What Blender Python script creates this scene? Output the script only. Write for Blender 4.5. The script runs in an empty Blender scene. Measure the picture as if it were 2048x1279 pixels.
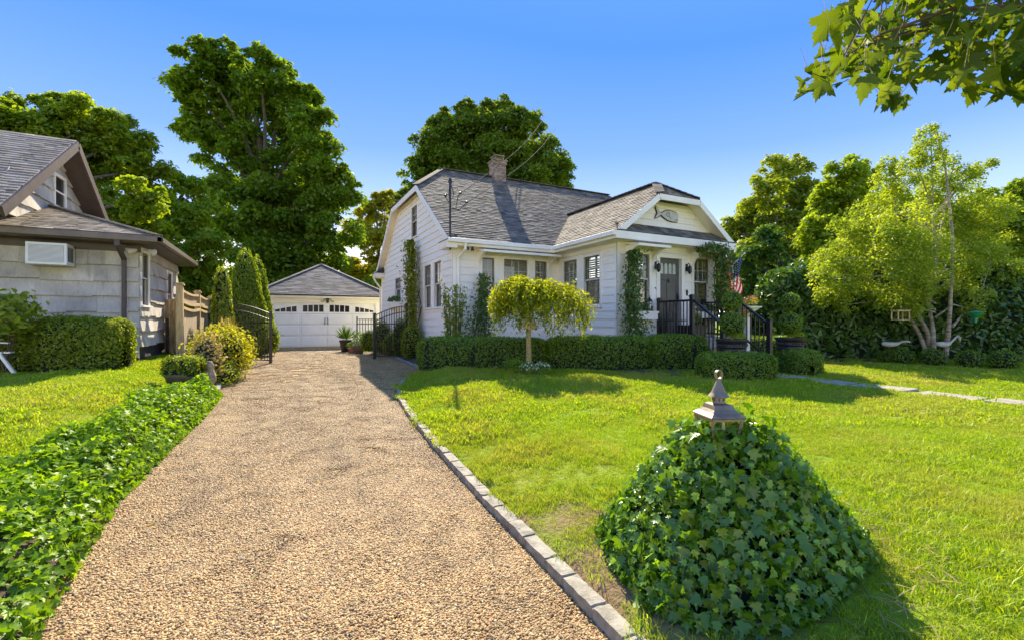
import bpy, math, random
import numpy as np
from mathutils import Vector, Matrix
# ------------------------------------------------------------------ camera, sky, sun, exposure
SC = bpy.context.scene
COL = SC.collection
YAW = math.radians(27.2); CS, SN = math.cos(YAW), math.sin(YAW)
HC = 1.45; F = 910.0
cam = bpy.data.cameras.new('camera'); co = bpy.data.objects.new('camera', cam); COL.objects.link(co)
co.location = (0, 0, HC); co.rotation_euler = (math.radians(90), 0, -YAW)
cam.sensor_width = 36; cam.lens = 36*F/2048; cam.clip_end = 2000; cam.clip_start = .05
SC.camera = co
SUN_AZ, SUN_EL = math.radians(18.4), math.radians(39.5)
W = bpy.data.worlds.new('World'); SC.world = W; W.use_nodes = True
wn = W.node_tree.nodes; wl = W.node_tree.links
sky = wn.new('ShaderNodeTexSky'); sky.sky_type = 'NISHITA'; sky.sun_disc = False
sky.sun_elevation = SUN_EL; sky.sun_rotation = SUN_AZ
sky.air_density = 1.0; sky.dust_density = 0.25; sky.ozone_density = 3.0; sky.altitude = 0
wn['Background'].inputs['Strength'].default_value = 0.15
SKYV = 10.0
# compress the glare towards the sun and deepen the blue, the same way all round the sky
def vm(op, a, b):
    m = wn.new('ShaderNodeVectorMath'); m.operation = op
    for s_, v_ in zip(m.inputs, (a, b)):
        if hasattr(v_, 'links'): wl.new(v_, s_)
        else: s_.default_value = v_
    return m.outputs[0]
bw = wn.new('ShaderNodeRGBToBW'); wl.new(sky.outputs[0], bw.inputs[0])
def wm(op, x, y):
    m = wn.new('ShaderNodeMath'); m.operation = op
    for s_, v_ in zip(m.inputs, (x, y)):
        if hasattr(v_, 'links'): wl.new(v_, s_)
        else: s_.default_value = v_
    return m.outputs[0]
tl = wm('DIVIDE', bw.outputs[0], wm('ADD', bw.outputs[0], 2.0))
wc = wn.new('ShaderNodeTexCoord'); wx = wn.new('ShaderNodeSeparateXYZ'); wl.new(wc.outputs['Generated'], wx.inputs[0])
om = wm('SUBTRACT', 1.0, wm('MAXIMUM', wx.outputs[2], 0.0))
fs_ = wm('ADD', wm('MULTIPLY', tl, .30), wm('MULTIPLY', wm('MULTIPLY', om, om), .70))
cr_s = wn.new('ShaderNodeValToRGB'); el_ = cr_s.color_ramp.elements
SKY = [(.08, (.18, .335, .79)), (.27, (.10, .262, .76)), (.37, (.078, .232, .75)), (.52, (.175, .335, .81)), (.66, (.40, .55, .90)), (.78, (.95, .97, 1.0)), (.93, (3.3, 3.0, 2.5))]  # last stops: bright pale horizon band, added as fill light for shaded walls
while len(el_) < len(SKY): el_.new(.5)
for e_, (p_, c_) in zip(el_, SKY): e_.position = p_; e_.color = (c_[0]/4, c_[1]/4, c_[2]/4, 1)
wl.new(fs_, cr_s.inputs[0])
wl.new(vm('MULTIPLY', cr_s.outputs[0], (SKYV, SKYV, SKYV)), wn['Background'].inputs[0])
sl = bpy.data.lights.new('sun', 'SUN'); so = bpy.data.objects.new('sun', sl); COL.objects.link(so)
sl.energy = 2.85; sl.angle = math.radians(.55); sl.color = (1, .87, .66)
sd = Vector((math.sin(SUN_AZ)*math.cos(SUN_EL), math.cos(SUN_AZ)*math.cos(SUN_EL), math.sin(SUN_EL)))
so.rotation_euler = sd.to_track_quat('Z', 'Y').to_euler(); so.location = (20, 60, 50)
SC.view_settings.view_transform = 'Standard'; SC.view_settings.look = 'None'
SC.view_settings.exposure = 2.15; SC.view_settings.gamma = 1.0; SC.view_settings.use_curve_mapping = False
cy = SC.cycles
cy.max_bounces = 7; cy.diffuse_bounces = 4; cy.glossy_bounces = 3; cy.transmission_bounces = 4; cy.transparent_max_bounces = 8
cy.use_denoising = True; cy.sample_clamp_indirect = 4

rng = np.random.default_rng(11); R = random.Random(5)
V3 = lambda *a: np.array(a, float)

def kx(x):                      # ratio U / V seen at pixel column x of the photograph
    r = (x-1024)/F
    return (SN+CS*r)/(CS-SN*r)
def uV(x, V): return kx(x)*V
def vU(x, U): return U/kx(x)
def pz(x, y, Zc):               # point seen at pixel (x, y) at depth Zc in front of the camera
    Xc = (x-1024)/F*Zc
    return V3(CS*Xc+SN*Zc, -SN*Xc+CS*Zc, HC+(640-y)/F*Zc)
def ss(a, b, x):
    t = np.clip((np.asarray(x, float)-a)/(b-a), 0, 1); return t*t*(3-2*t)

# ------------------------------------------------------------------ materials
def nt(name):
    m = bpy.data.materials.new(name); m.use_nodes = True
    t = m.node_tree; t.nodes.clear()
    return m, t.nodes, t.links
def out(n, l, sh):
    o = n.new('ShaderNodeOutputMaterial'); l.new(sh, o.inputs[0]); return o
def noise(n, l, scale, detail=4, vec=None, rough=.55):
    t = n.new('ShaderNodeTexNoise'); t.inputs['Scale'].default_value = scale; t.inputs['Detail'].default_value = detail
    t.inputs['Roughness'].default_value = rough
    if vec is not None: l.new(vec, t.inputs['Vector'])
    return t
def ramp(n, l, fac, stops):
    r = n.new('ShaderNodeValToRGB'); e = r.color_ramp.elements
    while len(e) < len(stops): e.new(.5)
    for i, (p, c) in enumerate(stops): e[i].position = p; e[i].color = (*c, 1)
    l.new(fac, r.inputs[0]); return r
def mixc(n, l, fac, a, b, mode='MIX'):
    m = n.new('ShaderNodeMix'); m.data_type = 'RGBA'; m.blend_type = mode
    for s, v in ((m.inputs[0], fac), (m.inputs[6], a), (m.inputs[7], b)):
        if hasattr(v, 'links'): l.new(v, s)
        elif isinstance(v, tuple): s.default_value = (*v, 1)
        else: s.default_value = v
    return m.outputs[2]
def mth(n, l, op, a, b=None):
    m = n.new('ShaderNodeMath'); m.operation = op
    for s, v in zip(m.inputs, (a, b)):
        if v is None: continue
        if hasattr(v, 'links'): l.new(v, s)
        else: s.default_value = v
    return m.outputs[0]
def bump(n, l, h, strength, dist=.01):
    b = n.new('ShaderNodeBump'); b.inputs['Strength'].default_value = strength; b.inputs['Distance'].default_value = dist
    l.new(h, b.inputs['Height']); return b.outputs[0]
def pos(n): return n.new('ShaderNodeNewGeometry').outputs['Position']
def attr(n, name='rnd'):
    a = n.new('ShaderNodeAttribute'); a.attribute_name = name; return a.outputs['Fac']
def M(name, col, rough=.6, var=.12, scale=6, bmp=0, bscale=60, metal=0, col2=None, stretch=None, spec=.5):
    """painted / stony / metal surface: base colour, soft mottling towards col2 and fine relief"""
    m, n, l = nt(name)
    p = n.new('ShaderNodeBsdfPrincipled'); p.inputs['Roughness'].default_value = rough; p.inputs['Metallic'].default_value = metal
    p.inputs['Specular IOR Level'].default_value = spec
    v = pos(n)
    if stretch:
        mp = n.new('ShaderNodeMapping'); mp.inputs['Scale'].default_value = stretch; l.new(v, mp.inputs[0]); v = mp.outputs[0]
    t = noise(n, l, scale, 6, v)
    c2 = col2 or tuple(x*(1-var*2.2) for x in col)
    c1 = tuple(min(1, x*(1+var*.5)) for x in col)
    r = ramp(n, l, t.outputs[0], [(.32, c2), (.62, c1)])
    l.new(r.outputs[0], p.inputs['Base Color'])
    if bmp:
        t2 = noise(n, l, bscale, 5, v); l.new(bump(n, l, t2.outputs[0], bmp, .01), p.inputs['Normal'])
    out(n, l, p.outputs[0]); return m
def leafmat(name, dark, light, trans=.45, gloss=.06, rough=.45, transc=None, objrand=False):
    """leaf: diffuse + translucent + thin gloss, colour varying leaf by leaf"""
    m, n, l = nt(name)
    dark = tuple(x*f_ for x, f_ in zip(dark, (4.0, 3.9, 2.2))); light = tuple(x*f_ for x, f_ in zip(light, (2.85, 2.75, 1.8))); gloss *= .4
    a = attr(n)
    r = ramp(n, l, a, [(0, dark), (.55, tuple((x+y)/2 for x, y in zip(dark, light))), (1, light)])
    c = r.outputs[0]
    d = n.new('ShaderNodeBsdfDiffuse'); l.new(c, d.inputs[0])
    t = n.new('ShaderNodeBsdfTranslucent')
    l.new(mixc(n, l, 1.0, c, transc or (1.35, 1.25, .42), 'MULTIPLY'), t.inputs[0])
    mx = n.new('ShaderNodeMixShader'); mx.inputs[0].default_value = trans
    l.new(d.outputs[0], mx.inputs[1]); l.new(t.outputs[0], mx.inputs[2])
    g = n.new('ShaderNodeBsdfGlossy'); g.inputs['Roughness'].default_value = rough; g.inputs[0].default_value = (1, 1, 1, 1)
    m2 = n.new('ShaderNodeMixShader'); m2.inputs[0].default_value = gloss
    l.new(mx.outputs[0], m2.inputs[1]); l.new(g.outputs[0], m2.inputs[2])
    out(n, l, m2.outputs[0]); return m
def tabmat(name, stops, rough=.85, bscale=120, grain=False):
    """roof shingle / wall shingle: colour by piece, granular relief and weather streaks"""
    m, n, l = nt(name)
    p = n.new('ShaderNodeBsdfPrincipled'); p.inputs['Roughness'].default_value = rough; p.inputs['Specular IOR Level'].default_value = .12
    v = pos(n)
    r = ramp(n, l, attr(n), stops)
    t = noise(n, l, 2.3, 5, v); t2 = noise(n, l, bscale, 3, v)
    f = ramp(n, l, t.outputs[0], [(.3, (.72, .72, .72)), (.7, (1.1, 1.1, 1.1))])
    c_ = mixc(n, l, 1.0, r.outputs[0], f.outputs[0], 'MULTIPLY')
    if grain:                   # weathered vertical wood grain and dark run-off stains
        mp = n.new('ShaderNodeMapping'); mp.inputs['Scale'].default_value = (1, 1, .035); l.new(v, mp.inputs[0]); g1 = noise(n, l, 55, 4, mp.outputs[0], .7)
        mp2 = n.new('ShaderNodeMapping'); mp2.inputs['Scale'].default_value = (1, 1, .18); l.new(v, mp2.inputs[0]); g2 = noise(n, l, 5.5, 5, mp2.outputs[0], .65)
        c_ = mixc(n, l, 1.0, c_, ramp(n, l, g1.outputs[0], [(.3, (.86, .86, .86)), (.62, (1.06, 1.06, 1.06))]).outputs[0], 'MULTIPLY')
        c_ = mixc(n, l, 1.0, c_, ramp(n, l, g2.outputs[0], [(.30, (.70, .70, .70)), (.46, (1, 1, 1))]).outputs[0], 'MULTIPLY'); t2 = g1
    l.new(c_, p.inputs['Base Color'])
    l.new(bump(n, l, t2.outputs[0], .35, .006), p.inputs['Normal'])
    out(n, l, p.outputs[0]); return m
def glassmat(name, tint=(1, 1, 1), refl=.1):
    m, n, l = nt(name)
    f = n.new('ShaderNodeFresnel'); f.inputs[0].default_value = 1.5
    t = n.new('ShaderNodeBsdfTransparent'); t.inputs[0].default_value = (*tint, 1)
    g = n.new('ShaderNodeBsdfGlossy'); g.inputs['Roughness'].default_value = .02
    tx = noise(n, l, 3, 2, pos(n)); l.new(bump(n, l, tx.outputs[0], .08, .02), g.inputs['Normal'])
    mx = n.new('ShaderNodeMixShader'); l.new(mth(n, l, 'ADD', f.outputs[0], refl), mx.inputs[0])
    l.new(t.outputs[0], mx.inputs[1]); l.new(g.outputs[0], mx.inputs[2]); out(n, l, mx.outputs[0]); return m

white = M('white_paint', (.90, .845, .74), .45, .035, 1.6, .06, 30)
whiteside = M('white_siding_paint', (.90, .845, .74), .5, .018, 2.2, .05, 25, stretch=(1, 1, 6))
offwhite = M('offwhite_soffit', (.86, .80, .70), .6, .05, 2)
taupe = M('taupe_sash', (.20, .18, .15), .5, .1, 8)
slatm = M('shutter_white', (.62, .62, .56), .5, .05, 8)
doorm = M('door_grey_paint', (.095, .092, .082), .42, .08, 4, .05, 40)
blackm = M('black_iron', (.012, .012, .013), .38, .2, 20, .08, 60)
gatem = M('gate_bronze_black', (.022, .018, .015), .42, .2, 20, .08, 60)
brownm = M('brown_trim', (.075, .052, .042), .5, .12, 5, .06, 30)
gutbrown = M('brown_gutter', (.16, .12, .085), .4, .12, 4)
greyfound = M('dark_foundation', (.05, .042, .038), .9, .2, 4, .3, 25)
concrete = M('concrete', (.42, .40, .37), .9, .12, 5, .3, 40)
stonem = M('kerb_stone', (.32, .295, .225), .9, .16, 11, .6, 75, col2=(.17, .152, .11))
mortarm = M('mortar', (.34, .29, .22), .95, .15, 14, .5, 90)
slabm = M('path_slab', (.33, .295, .24), .85, .14, 6, .35, 50)
brickm = tabmat('brick', [(0, (.29, .19, .135)), (.5, (.38, .27, .19)), (1, (.46, .35, .26))], .9, 90)
brickmort = M('brick_mortar', (.36, .33, .29), .95, .12, 12)
roofm = tabmat('white_house_shingle', [(0, (.10, .092, .074)), (.5, (.18, .162, .128)), (1, (.28, .252, .20))])
garroof = tabmat('garage_shingle', [(0, (.10, .095, .085)), (.5, (.155, .145, .13)), (1, (.22, .205, .185))])
neighroof = tabmat('neighbour_shingle', [(0, (.21, .18, .14)), (.5, (.30, .26, .205)), (1, (.40, .345, .28))])
cedar = tabmat('grey_wall_shingle', [(0, (.50, .46, .39)), (.5, (.56, .515, .435)), (1, (.62, .57, .485))], .85, 60, grain=True)
deckm = M('roof_deck', (.05, .048, .045), .9)
woodm = M('fence_wood', (.60, .44, .22), .75, .2, 4, .25, 30, stretch=(6, 6, .7))
woodgrey = M('fence_board', (.50, .39, .24), .8, .22, 4, .25, 30, stretch=(6, 6, .7))
barkm = M('bark', (.10, .082, .06), .95, .25, 6, .9, 22, stretch=(3, 3, .8))
birchm = M('birch_bark', (.40, .34, .24), .8, .2, 5, .4, 20, col2=(.13, .10, .07), stretch=(1, 1, 3))
stemm = M('pale_stem', (.38, .29, .13), .8, .2, 9, .3, 30, stretch=(2, 2, 3))
twigm = M('twig', (.12, .085, .045), .85, .2, 12)
soilm = M('soil', (.085, .06, .04), 1, .3, 8, .9, 40)
terra = M('terracotta', (.36, .15, .085), .8, .15, 7, .2, 40)
urnm = M('black_urn', (.022, .021, .022), .45, .3, 12, .25, 40)
potm = M('brown_resin_pot', (.13, .095, .06), .6, .2, 6, .15, 40)
statm = M('mossy_stone', (.30, .25, .17), .95, .25, 14, .6, 40)
bronze = M('weathered_bronze', (.25, .205, .145), .45, .2, 9, .12, 60, metal=.5)
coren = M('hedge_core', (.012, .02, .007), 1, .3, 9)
whalem = M('whale_board', (.55, .55, .53), .7, .08, 6, .1, 40)
whaledark = M('whale_outline', (.03, .03, .028), .7)
birdm = M('painted_bird', (.46, .42, .32), .6, .12, 9)
beakm = M('beak', (.45, .30, .07), .5)
greenm = M('green_paint', (.02, .28, .10), .5, .1, 9)
acm = M('ac_white', (.78, .78, .76), .4, .03, 5)
acgrille = M('ac_grille', (.30, .30, .29), .5)
lightpot = M('floodlight_shell', (.62, .58, .50), .5)
wirem = M('wire', (.10, .085, .06), .95, spec=.1)
glass = glassmat('window_glass', (.80, .84, .80), .07)
lampglass = glassmat('lantern_glass', (.95, .95, .9), .05)
darkglass = M('dark_room', (.008, .008, .009), .25, .2, 3, spec=.25)
frost = M('door_lite', (.50, .54, .46), .12, .1, 7)

L_maple = leafmat('maple_leaf', (.012, .024, .003), (.055, .078, .007), .58, .03)
L_tall = leafmat('tall_tree_leaf', (.019, .040, .006), (.09, .135, .014), .54, .04)
L_left = leafmat('left_tree_leaf', (.026, .048, .005), (.125, .165, .014), .56, .04)
L_bright = leafmat('bright_tree_leaf', (.036, .062, .007), (.12, .165, .018), .55, .04)
L_back = leafmat('round_tree_leaf', (.017, .033, .006), (.074, .108, .014), .50, .04)
L_yel = leafmat('yellow_tree_leaf', (.055, .062, .007), (.18, .175, .018), .52, .04)
L_birch = leafmat('birch_leaf', (.046, .074, .009), (.165, .20, .030), .5, .06)
L_olive = leafmat('olive_tree_leaf', (.040, .060, .008), (.135, .165, .020), .52, .05)
L_lime = leafmat('lime_tree_leaf', (.040, .068, .007), (.125, .165, .016), .55, .04)
L_dark = leafmat('dark_evergreen', (.012, .030, .006), (.048, .090, .013), .35, .06)
L_laurel = leafmat('laurel_leaf', (.010, .026, .005), (.04, .08, .012), .3, .10, .4)
L_box = leafmat('boxwood_leaf', (.021, .044, .005), (.085, .138, .013), .42, .06)
L_yew = leafmat('yew_hedge', (.026, .043, .004), (.125, .150, .011), .47, .05)
L_ivy = leafmat('ivy_leaf', (.008, .030, .002), (.088, .160, .009), .42, .09, .34)
L_cover = leafmat('ground_ivy_leaf', (.012, .040, .003), (.112, .175, .010), .48, .04, .4)
L_arb = leafmat('arborvitae', (.024, .045, .004), (.12, .155, .012), .48, .04)
L_gold = leafmat('gold_shrub', (.058, .068, .007), (.175, .172, .022), .5, .04)
L_tan = leafmat('tan_grass', (.07, .06, .04), (.15, .13, .085), .4, .04)
L_weep = leafmat('weeping_leaf', (.026, .045, .004), (.165, .175, .012), .5, .04)
L_vine = leafmat('vine_leaf', (.028, .042, .006), (.11, .118, .015), .45, .05)
L_rose = leafmat('rose_leaf', (.014, .032, .009), (.052, .088, .02), .35, .08)
L_petal = leafmat('cream_petal', (.14, .13, .1), (.28, .28, .28), .4, .03, transc=(1, 1, 1))
L_white = leafmat('white_petal', (.17, .2, .3), (.29, .33, .45), .3, .02, transc=(1, 1, 1))
L_pink = leafmat('pink_petal', (.14, .025, .06), (.28, .1, .16), .4, .03, transc=(1, 1, 1))
L_orange = leafmat('coral_petal', (.14, .03, .03), (.26, .13, .08), .4, .03, transc=(1, 1, 1))
# ------------------------------------------------------------------ mesh helpers
ORG = {}
def org(o): return ORG.get(o.name, V3(0, 0, 0)) if o is not None else V3(0, 0, 0)
def tag(o, label, cat, group=None, kind=None):
    if label: o['label'] = label
    if cat: o['category'] = cat
    if group: o['group'] = group
    if kind: o['kind'] = kind
    return o
def thing(name, label, cat, loc, group=None):
    o = bpy.data.objects.new(name, None); COL.objects.link(o); o.location = tuple(loc); o.empty_display_size = .2
    ORG[o.name] = V3(*loc); return tag(o, label, cat, group)
def link(name, me, parent=None, at=None):
    o = bpy.data.objects.new(name, me); COL.objects.link(o)
    if parent is not None: o.parent = parent; ORG[o.name] = org(parent)
    if at is not None: o.location = tuple(at)
    return o
def fastmesh(name, v, loops, starts, mat, smooth=False, rnd=None):
    me = bpy.data.meshes.new(name); v = np.ascontiguousarray(v, np.float32)
    me.vertices.add(len(v)); me.vertices.foreach_set('co', v.ravel())
    me.loops.add(len(loops)); me.loops.foreach_set('vertex_index', np.asarray(loops, np.int32))
    me.polygons.add(len(starts)); me.polygons.foreach_set('loop_start', np.asarray(starts, np.int32))
    if smooth: me.polygons.foreach_set('use_smooth', np.ones(len(starts), bool))
    if mat is not None: me.materials.append(mat)
    if rnd is not None:
        a = me.attributes.new('rnd', 'FLOAT', 'POINT'); a.data.foreach_set('value', np.asarray(rnd, np.float32))
    me.update(calc_edges=True); return me
class MB:
    def __init__(s): s.v = []; s.f = []; s.r = []; s.cr = .5
    def add(s, vs, fs):
        b = len(s.v)
        for p in vs: s.v.append((float(p[0]), float(p[1]), float(p[2]))); s.r.append(s.cr)
        for f in fs: s.f.append([b+i for i in f])
        return s
    def box(s, a, b):
        x0, y0, z0 = a; x1, y1, z1 = b
        return s.add([(x0,y0,z0),(x1,y0,z0),(x1,y1,z0),(x0,y1,z0),(x0,y0,z1),(x1,y0,z1),(x1,y1,z1),(x0,y1,z1)],
                     [(0,3,2,1),(4,5,6,7),(0,1,5,4),(1,2,6,5),(2,3,7,6),(3,0,4,7)])
    def bar(s, p, q, w, h, up=(0, 0, 1)):
        p = V3(*p); q = V3(*q); d = q-p; d /= np.linalg.norm(d)
        a = np.cross(d, V3(*up)); 
        if np.linalg.norm(a) < 1e-4: a = np.cross(d, V3(1, 0, 0))
        a /= np.linalg.norm(a); b = np.cross(a, d)
        vs = [e+a*i*w/2+b*j*h/2 for e in (p, q) for i, j in ((-1,-1),(1,-1),(1,1),(-1,1))]
        return s.add(vs, [(3,2,1,0),(4,5,6,7),(0,1,5,4),(1,2,6,5),(2,3,7,6),(3,0,4,7)])
    def tube(s, pts, rad, n=8, cap=True):
        pts = [V3(*p) for p in pts]; k = len(pts)
        if np.isscalar(rad): rad = [rad]*k
        vs = []; fs = []; pa = None
        for i, p in enumerate(pts):
            d = pts[min(i+1, k-1)]-pts[max(i-1, 0)]; d /= (np.linalg.norm(d)+1e-9)
            if pa is None: pa = np.cross(d, V3(0, 0, 1) if abs(d[2]) < .9 else V3(1, 0, 0))
            a = pa-d*np.dot(pa, d); a /= (np.linalg.norm(a)+1e-9); pa = a; b = np.cross(d, a)
            for j in range(n):
                t = 2*math.pi*j/n; vs.append(p+(a*math.cos(t)+b*math.sin(t))*rad[i])
        for i in range(k-1):
            for j in range(n):
                fs.append((i*n+j, i*n+(j+1) % n, (i+1)*n+(j+1) % n, (i+1)*n+j))
        if cap: fs.append(tuple(range(n-1, -1, -1))); fs.append(tuple((k-1)*n+j for j in range(n)))
        return s.add(vs, fs)
    def lathe(s, prof, c, n=24, flute=0, fl=None):
        vs = []; fs = []; c = V3(*c); k = len(prof)
        for i, (r, z) in enumerate(prof):
            for j in range(n):
                t = 2*math.pi*j/n; rr = r*(1+(flute*(j % 2) if fl and fl[0] <= i <= fl[1] else 0))
                vs.append(c+V3(rr*math.cos(t), rr*math.sin(t), z))
        for i in range(k-1):
            for j in range(n): fs.append((i*n+j, i*n+(j+1) % n, (i+1)*n+(j+1) % n, (i+1)*n+j))
        fs.append(tuple(range(n-1, -1, -1))); fs.append(tuple((k-1)*n+j for j in range(n)))
        return s.add(vs, fs)
    def prism(s, pts, ext):
        n = len(pts); e = V3(*ext); pts = [V3(*p) for p in pts]
        return s.add(pts+[p+e for p in pts], [tuple(range(n-1, -1, -1)), tuple(range(n, 2*n))]+[(i, (i+1) % n, n+(i+1) % n, n+i) for i in range(n)])
    def mesh(s, name, mat, o=(0, 0, 0), smooth=False, rnd=True):
        me = bpy.data.meshes.new(name)
        v = np.array(s.v)-np.array(o)
        me.from_pydata(v.tolist(), [], s.f); me.materials.append(mat)
        if smooth: me.polygons.foreach_set('use_smooth', np.ones(len(me.polygons), bool))
        if rnd:
            a = me.attributes.new('rnd', 'FLOAT', 'POINT'); a.data.foreach_set('value', np.array(s.r, np.float32))
        me.update(); return me
    def build(s, name, mat, parent=None, bevel=0, smooth=False, label=None, kind=None):
        o = link(name, s.mesh(name, mat, org(parent), smooth), parent)
        if bevel:
            b = o.modifiers.new('bevel', 'BEVEL'); b.width = bevel; b.segments = 2; b.limit_method = 'ANGLE'
        if smooth:
            try:
                o.data.set_sharp_from_angle(angle=math.radians(40))
            except Exception: pass
        if label: o['label'] = label
        if kind: o['kind'] = kind
        return o
def structure(o, label=None):
    o['kind'] = 'structure'
    if label: o['label'] = label
    return o

# ------------------------------------------------------------------ foliage helpers
def norm(a): return a/(np.linalg.norm(a, axis=-1, keepdims=True)+1e-9)
T_LEAF = (np.array([[0, -.5, 0], [.27, -.08, .07], [0, .5, 0], [-.27, -.08, .07]]), [(0, 1, 2, 3)])
T_OVAL = (np.array([[0, -.5, 0], [.22, -.2, .06], [.2, .2, .05], [0, .5, -.06], [-.2, .2, .05], [-.22, -.2, .06]]), [(0, 1, 2, 3), (0, 3, 4, 5)])
T_LONG = (np.array([[0, -.5, 0], [.1, -.05, .03], [0, .5, -.08], [-.1, -.05, .03]]), [(0, 1, 2, 3)])
def fan(o):
    n = len(o); return (np.array([[0, -.12, -.03]]+[list(p) for p in o]), [(0, i+1, (i+1) % n+1) for i in range(n)])
T_IVY = fan([(0, -.36, .02), (.17, -.42, .05), (.46, -.22, .06), (.26, -.04, .03), (.43, .16, .08), (.15, .16, .02), (0, .58, -.08),
             (-.15, .16, .02), (-.43, .16, .08), (-.26, -.04, .03), (-.46, -.22, .06), (-.17, -.42, .05)])
_h = [(0, -.32), (.10, -.36), (.30, -.44), (.27, -.34), (.40, -.34), (.34, -.24), (.50, -.10), (.66, .02), (.54, .03), (.60, .16), (.46, .12), (.44, .22), (.26, .10),
      (.22, .22), (.30, .40), (.20, .38), (.19, .52), (.10, .50), (0, .74)]
T_MAPLE = fan([(x, y, .22*abs(x)-.24*max(0, y)**2) for x, y in _h]+[(-x, y, .14*abs(x)-.24*max(0, y)**2) for x, y in _h[-2:0:-1]])
T_FLOWER = fan([(math.cos(i*math.pi/5)*(.5 if i % 2 == 0 else .33), math.sin(i*math.pi/5)*(.5 if i % 2 == 0 else .33), .12) for i in range(10)])
def leafverts(P, N, T, S, tm):
    tv = tm[0]
    N = norm(N); T = norm(T-N*np.sum(T*N, -1, keepdims=True)); B = np.cross(T, N)
    S = np.broadcast_to(np.asarray(S, float), (len(P),))[:, None, None]
    return P[:, None, :]+S*(tv[None, :, 0:1]*B[:, None]+tv[None, :, 1:2]*T[:, None]+tv[None, :, 2:3]*N[:, None])
def leaves(name, P, N, T, S, tm, mat, parent, rnd=None, kind='stuff', smooth=False):
    n = len(P); k = len(tm[0]); v = leafverts(P, N, T, S, tm)-org(parent)
    nl = sum(len(f) for f in tm[1]); fl = np.concatenate([np.array(f) for f in tm[1]])
    st = np.cumsum([0]+[len(f) for f in tm[1]])[:-1]
    loops = (np.arange(n)[:, None]*k+fl[None]).ravel(); starts = (np.arange(n)[:, None]*nl+st[None]).ravel()
    if rnd is None: rnd = rng.random(n)
    me = fastmesh(name, v.reshape(-1, 3), loops, starts, mat, smooth, np.repeat(rnd, k))
    o = link(name, me, parent)
    if kind: o['kind'] = kind
    return o
def rsph(n): return norm(rng.normal(size=(n, 3)))
def crown(name, lobes, ncl, per, leaf, mat, parent, cr=.55, flat=.5, shell=(.62, 1.02), tm=T_LEAF, up=.6, inner=.10, sub=11):
    """leaf clumps spread through overlapping lobes: returns clump centres"""
    Lb = np.array(lobes, float)
    if sub:                     # break every lobe into smaller boughs
        o = []
        for q in Lb:
            o.append(np.r_[q[:3], q[3:]*.80])
            for d_ in rsph(sub):
                d_[2] = abs(d_[2]) if rng.random() < .35 else d_[2]; k_ = rng.uniform(.26, .42); o.append(np.r_[q[:3]+d_*q[3:]*(1.02-k_*.75), q[3:]*k_*np.array([1.1, 1.1, .8])])
        Lb = np.array(o)
    C, Rr = Lb[:, :3], Lb[:, 3:6]
    w = (Rr.prod(1))**(2/3); w /= w.sum(); cs = []
    tries = 0
    while sum(map(len, cs)) < ncl and tries < 30:
        tries += 1
        i = rng.choice(len(Lb), ncl, p=w); d = rsph(ncl); f = rng.uniform(*shell, ncl)[:, None]
        p = C[i]+d*Rr[i]*f
        q = (((p[:, None]-C[None])/Rr[None])**2).sum(2).min(1)
        keep = (q > .5) | (rng.random(ncl) < inner)
        cs.append(p[keep])
    c = np.concatenate(cs)[:ncl]; n = len(c)*per
    crn = np.repeat(rng.uniform(.6, 1.5, len(c)), per)[:, None]
    off = np.clip(rng.normal(size=(n, 3)), -1.7, 1.7)*np.array([cr, cr, cr*flat])*crn*.62
    P = np.repeat(c, per, 0)+off
    N = rng.normal(size=(n, 3))*.75+np.array([0, 0, up])+norm(off)*.45
    T = rng.normal(size=(n, 3))+np.array([0, 0, -.4])
    rn = np.clip(.55*np.repeat(rng.random(len(c)), per)+.5*rng.random(n)-.02, 0, 1)
    leaves(name, P, N, T, leaf*rng.uniform(.65, 1.3, n), tm, mat, parent, rn)
    return c
def boughs(name, lobes, nleaf, leaf, mat, parent, tm=T_LEAF, pads=11, inn=4, flat=.72):
    """crown of separate leafy boughs: flattened pads round every lobe with gaps and shade between them"""
    pd = []
    for q in np.array(lobes, float):
        d = rsph(pads+inn); rr = np.r_[rng.uniform(.62, .98, pads), rng.uniform(.1, .5, inn)]
        for d_, r_ in zip(d, rr):
            k_ = rng.uniform(.16, .46); pd.append(np.r_[q[:3]+d_*q[3:]*r_, q[3:]*k_*np.array([1.1, 1.1, flat*rng.uniform(.8, 1.3)]), rng.random()])
    pd = np.array(pd); w = pd[:, 3]*pd[:, 4]; w = w**.95; w /= w.sum(); i = rng.choice(len(pd), nleaf, p=w)
    d = rsph(nleaf); d[:, 2] = np.where(rng.random(nleaf) < .6, np.abs(d[:, 2]), d[:, 2]); rad = rng.random(nleaf)**.42*(1+.22*rng.normal(size=nleaf)*(rng.random(nleaf) < .4))
    o = d*rad[:, None]; P = pd[i, :3]+o*pd[i, 3:6]; P[:, 2] -= .28*(o[:, 0]**2+o[:, 1]**2)*pd[i, 3]
    N = rng.normal(size=(nleaf, 3))*.6+np.array([0, 0, .75])+o*.5; T = o*np.array([1, 1, .3])+rng.normal(size=(nleaf, 3))*.6+np.array([0, 0, -.35])
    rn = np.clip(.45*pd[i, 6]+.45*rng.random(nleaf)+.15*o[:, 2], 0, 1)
    leaves(name, P, N, T, leaf*rng.uniform(.6, 1.25, nleaf), tm, mat, parent, rn); return pd
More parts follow.
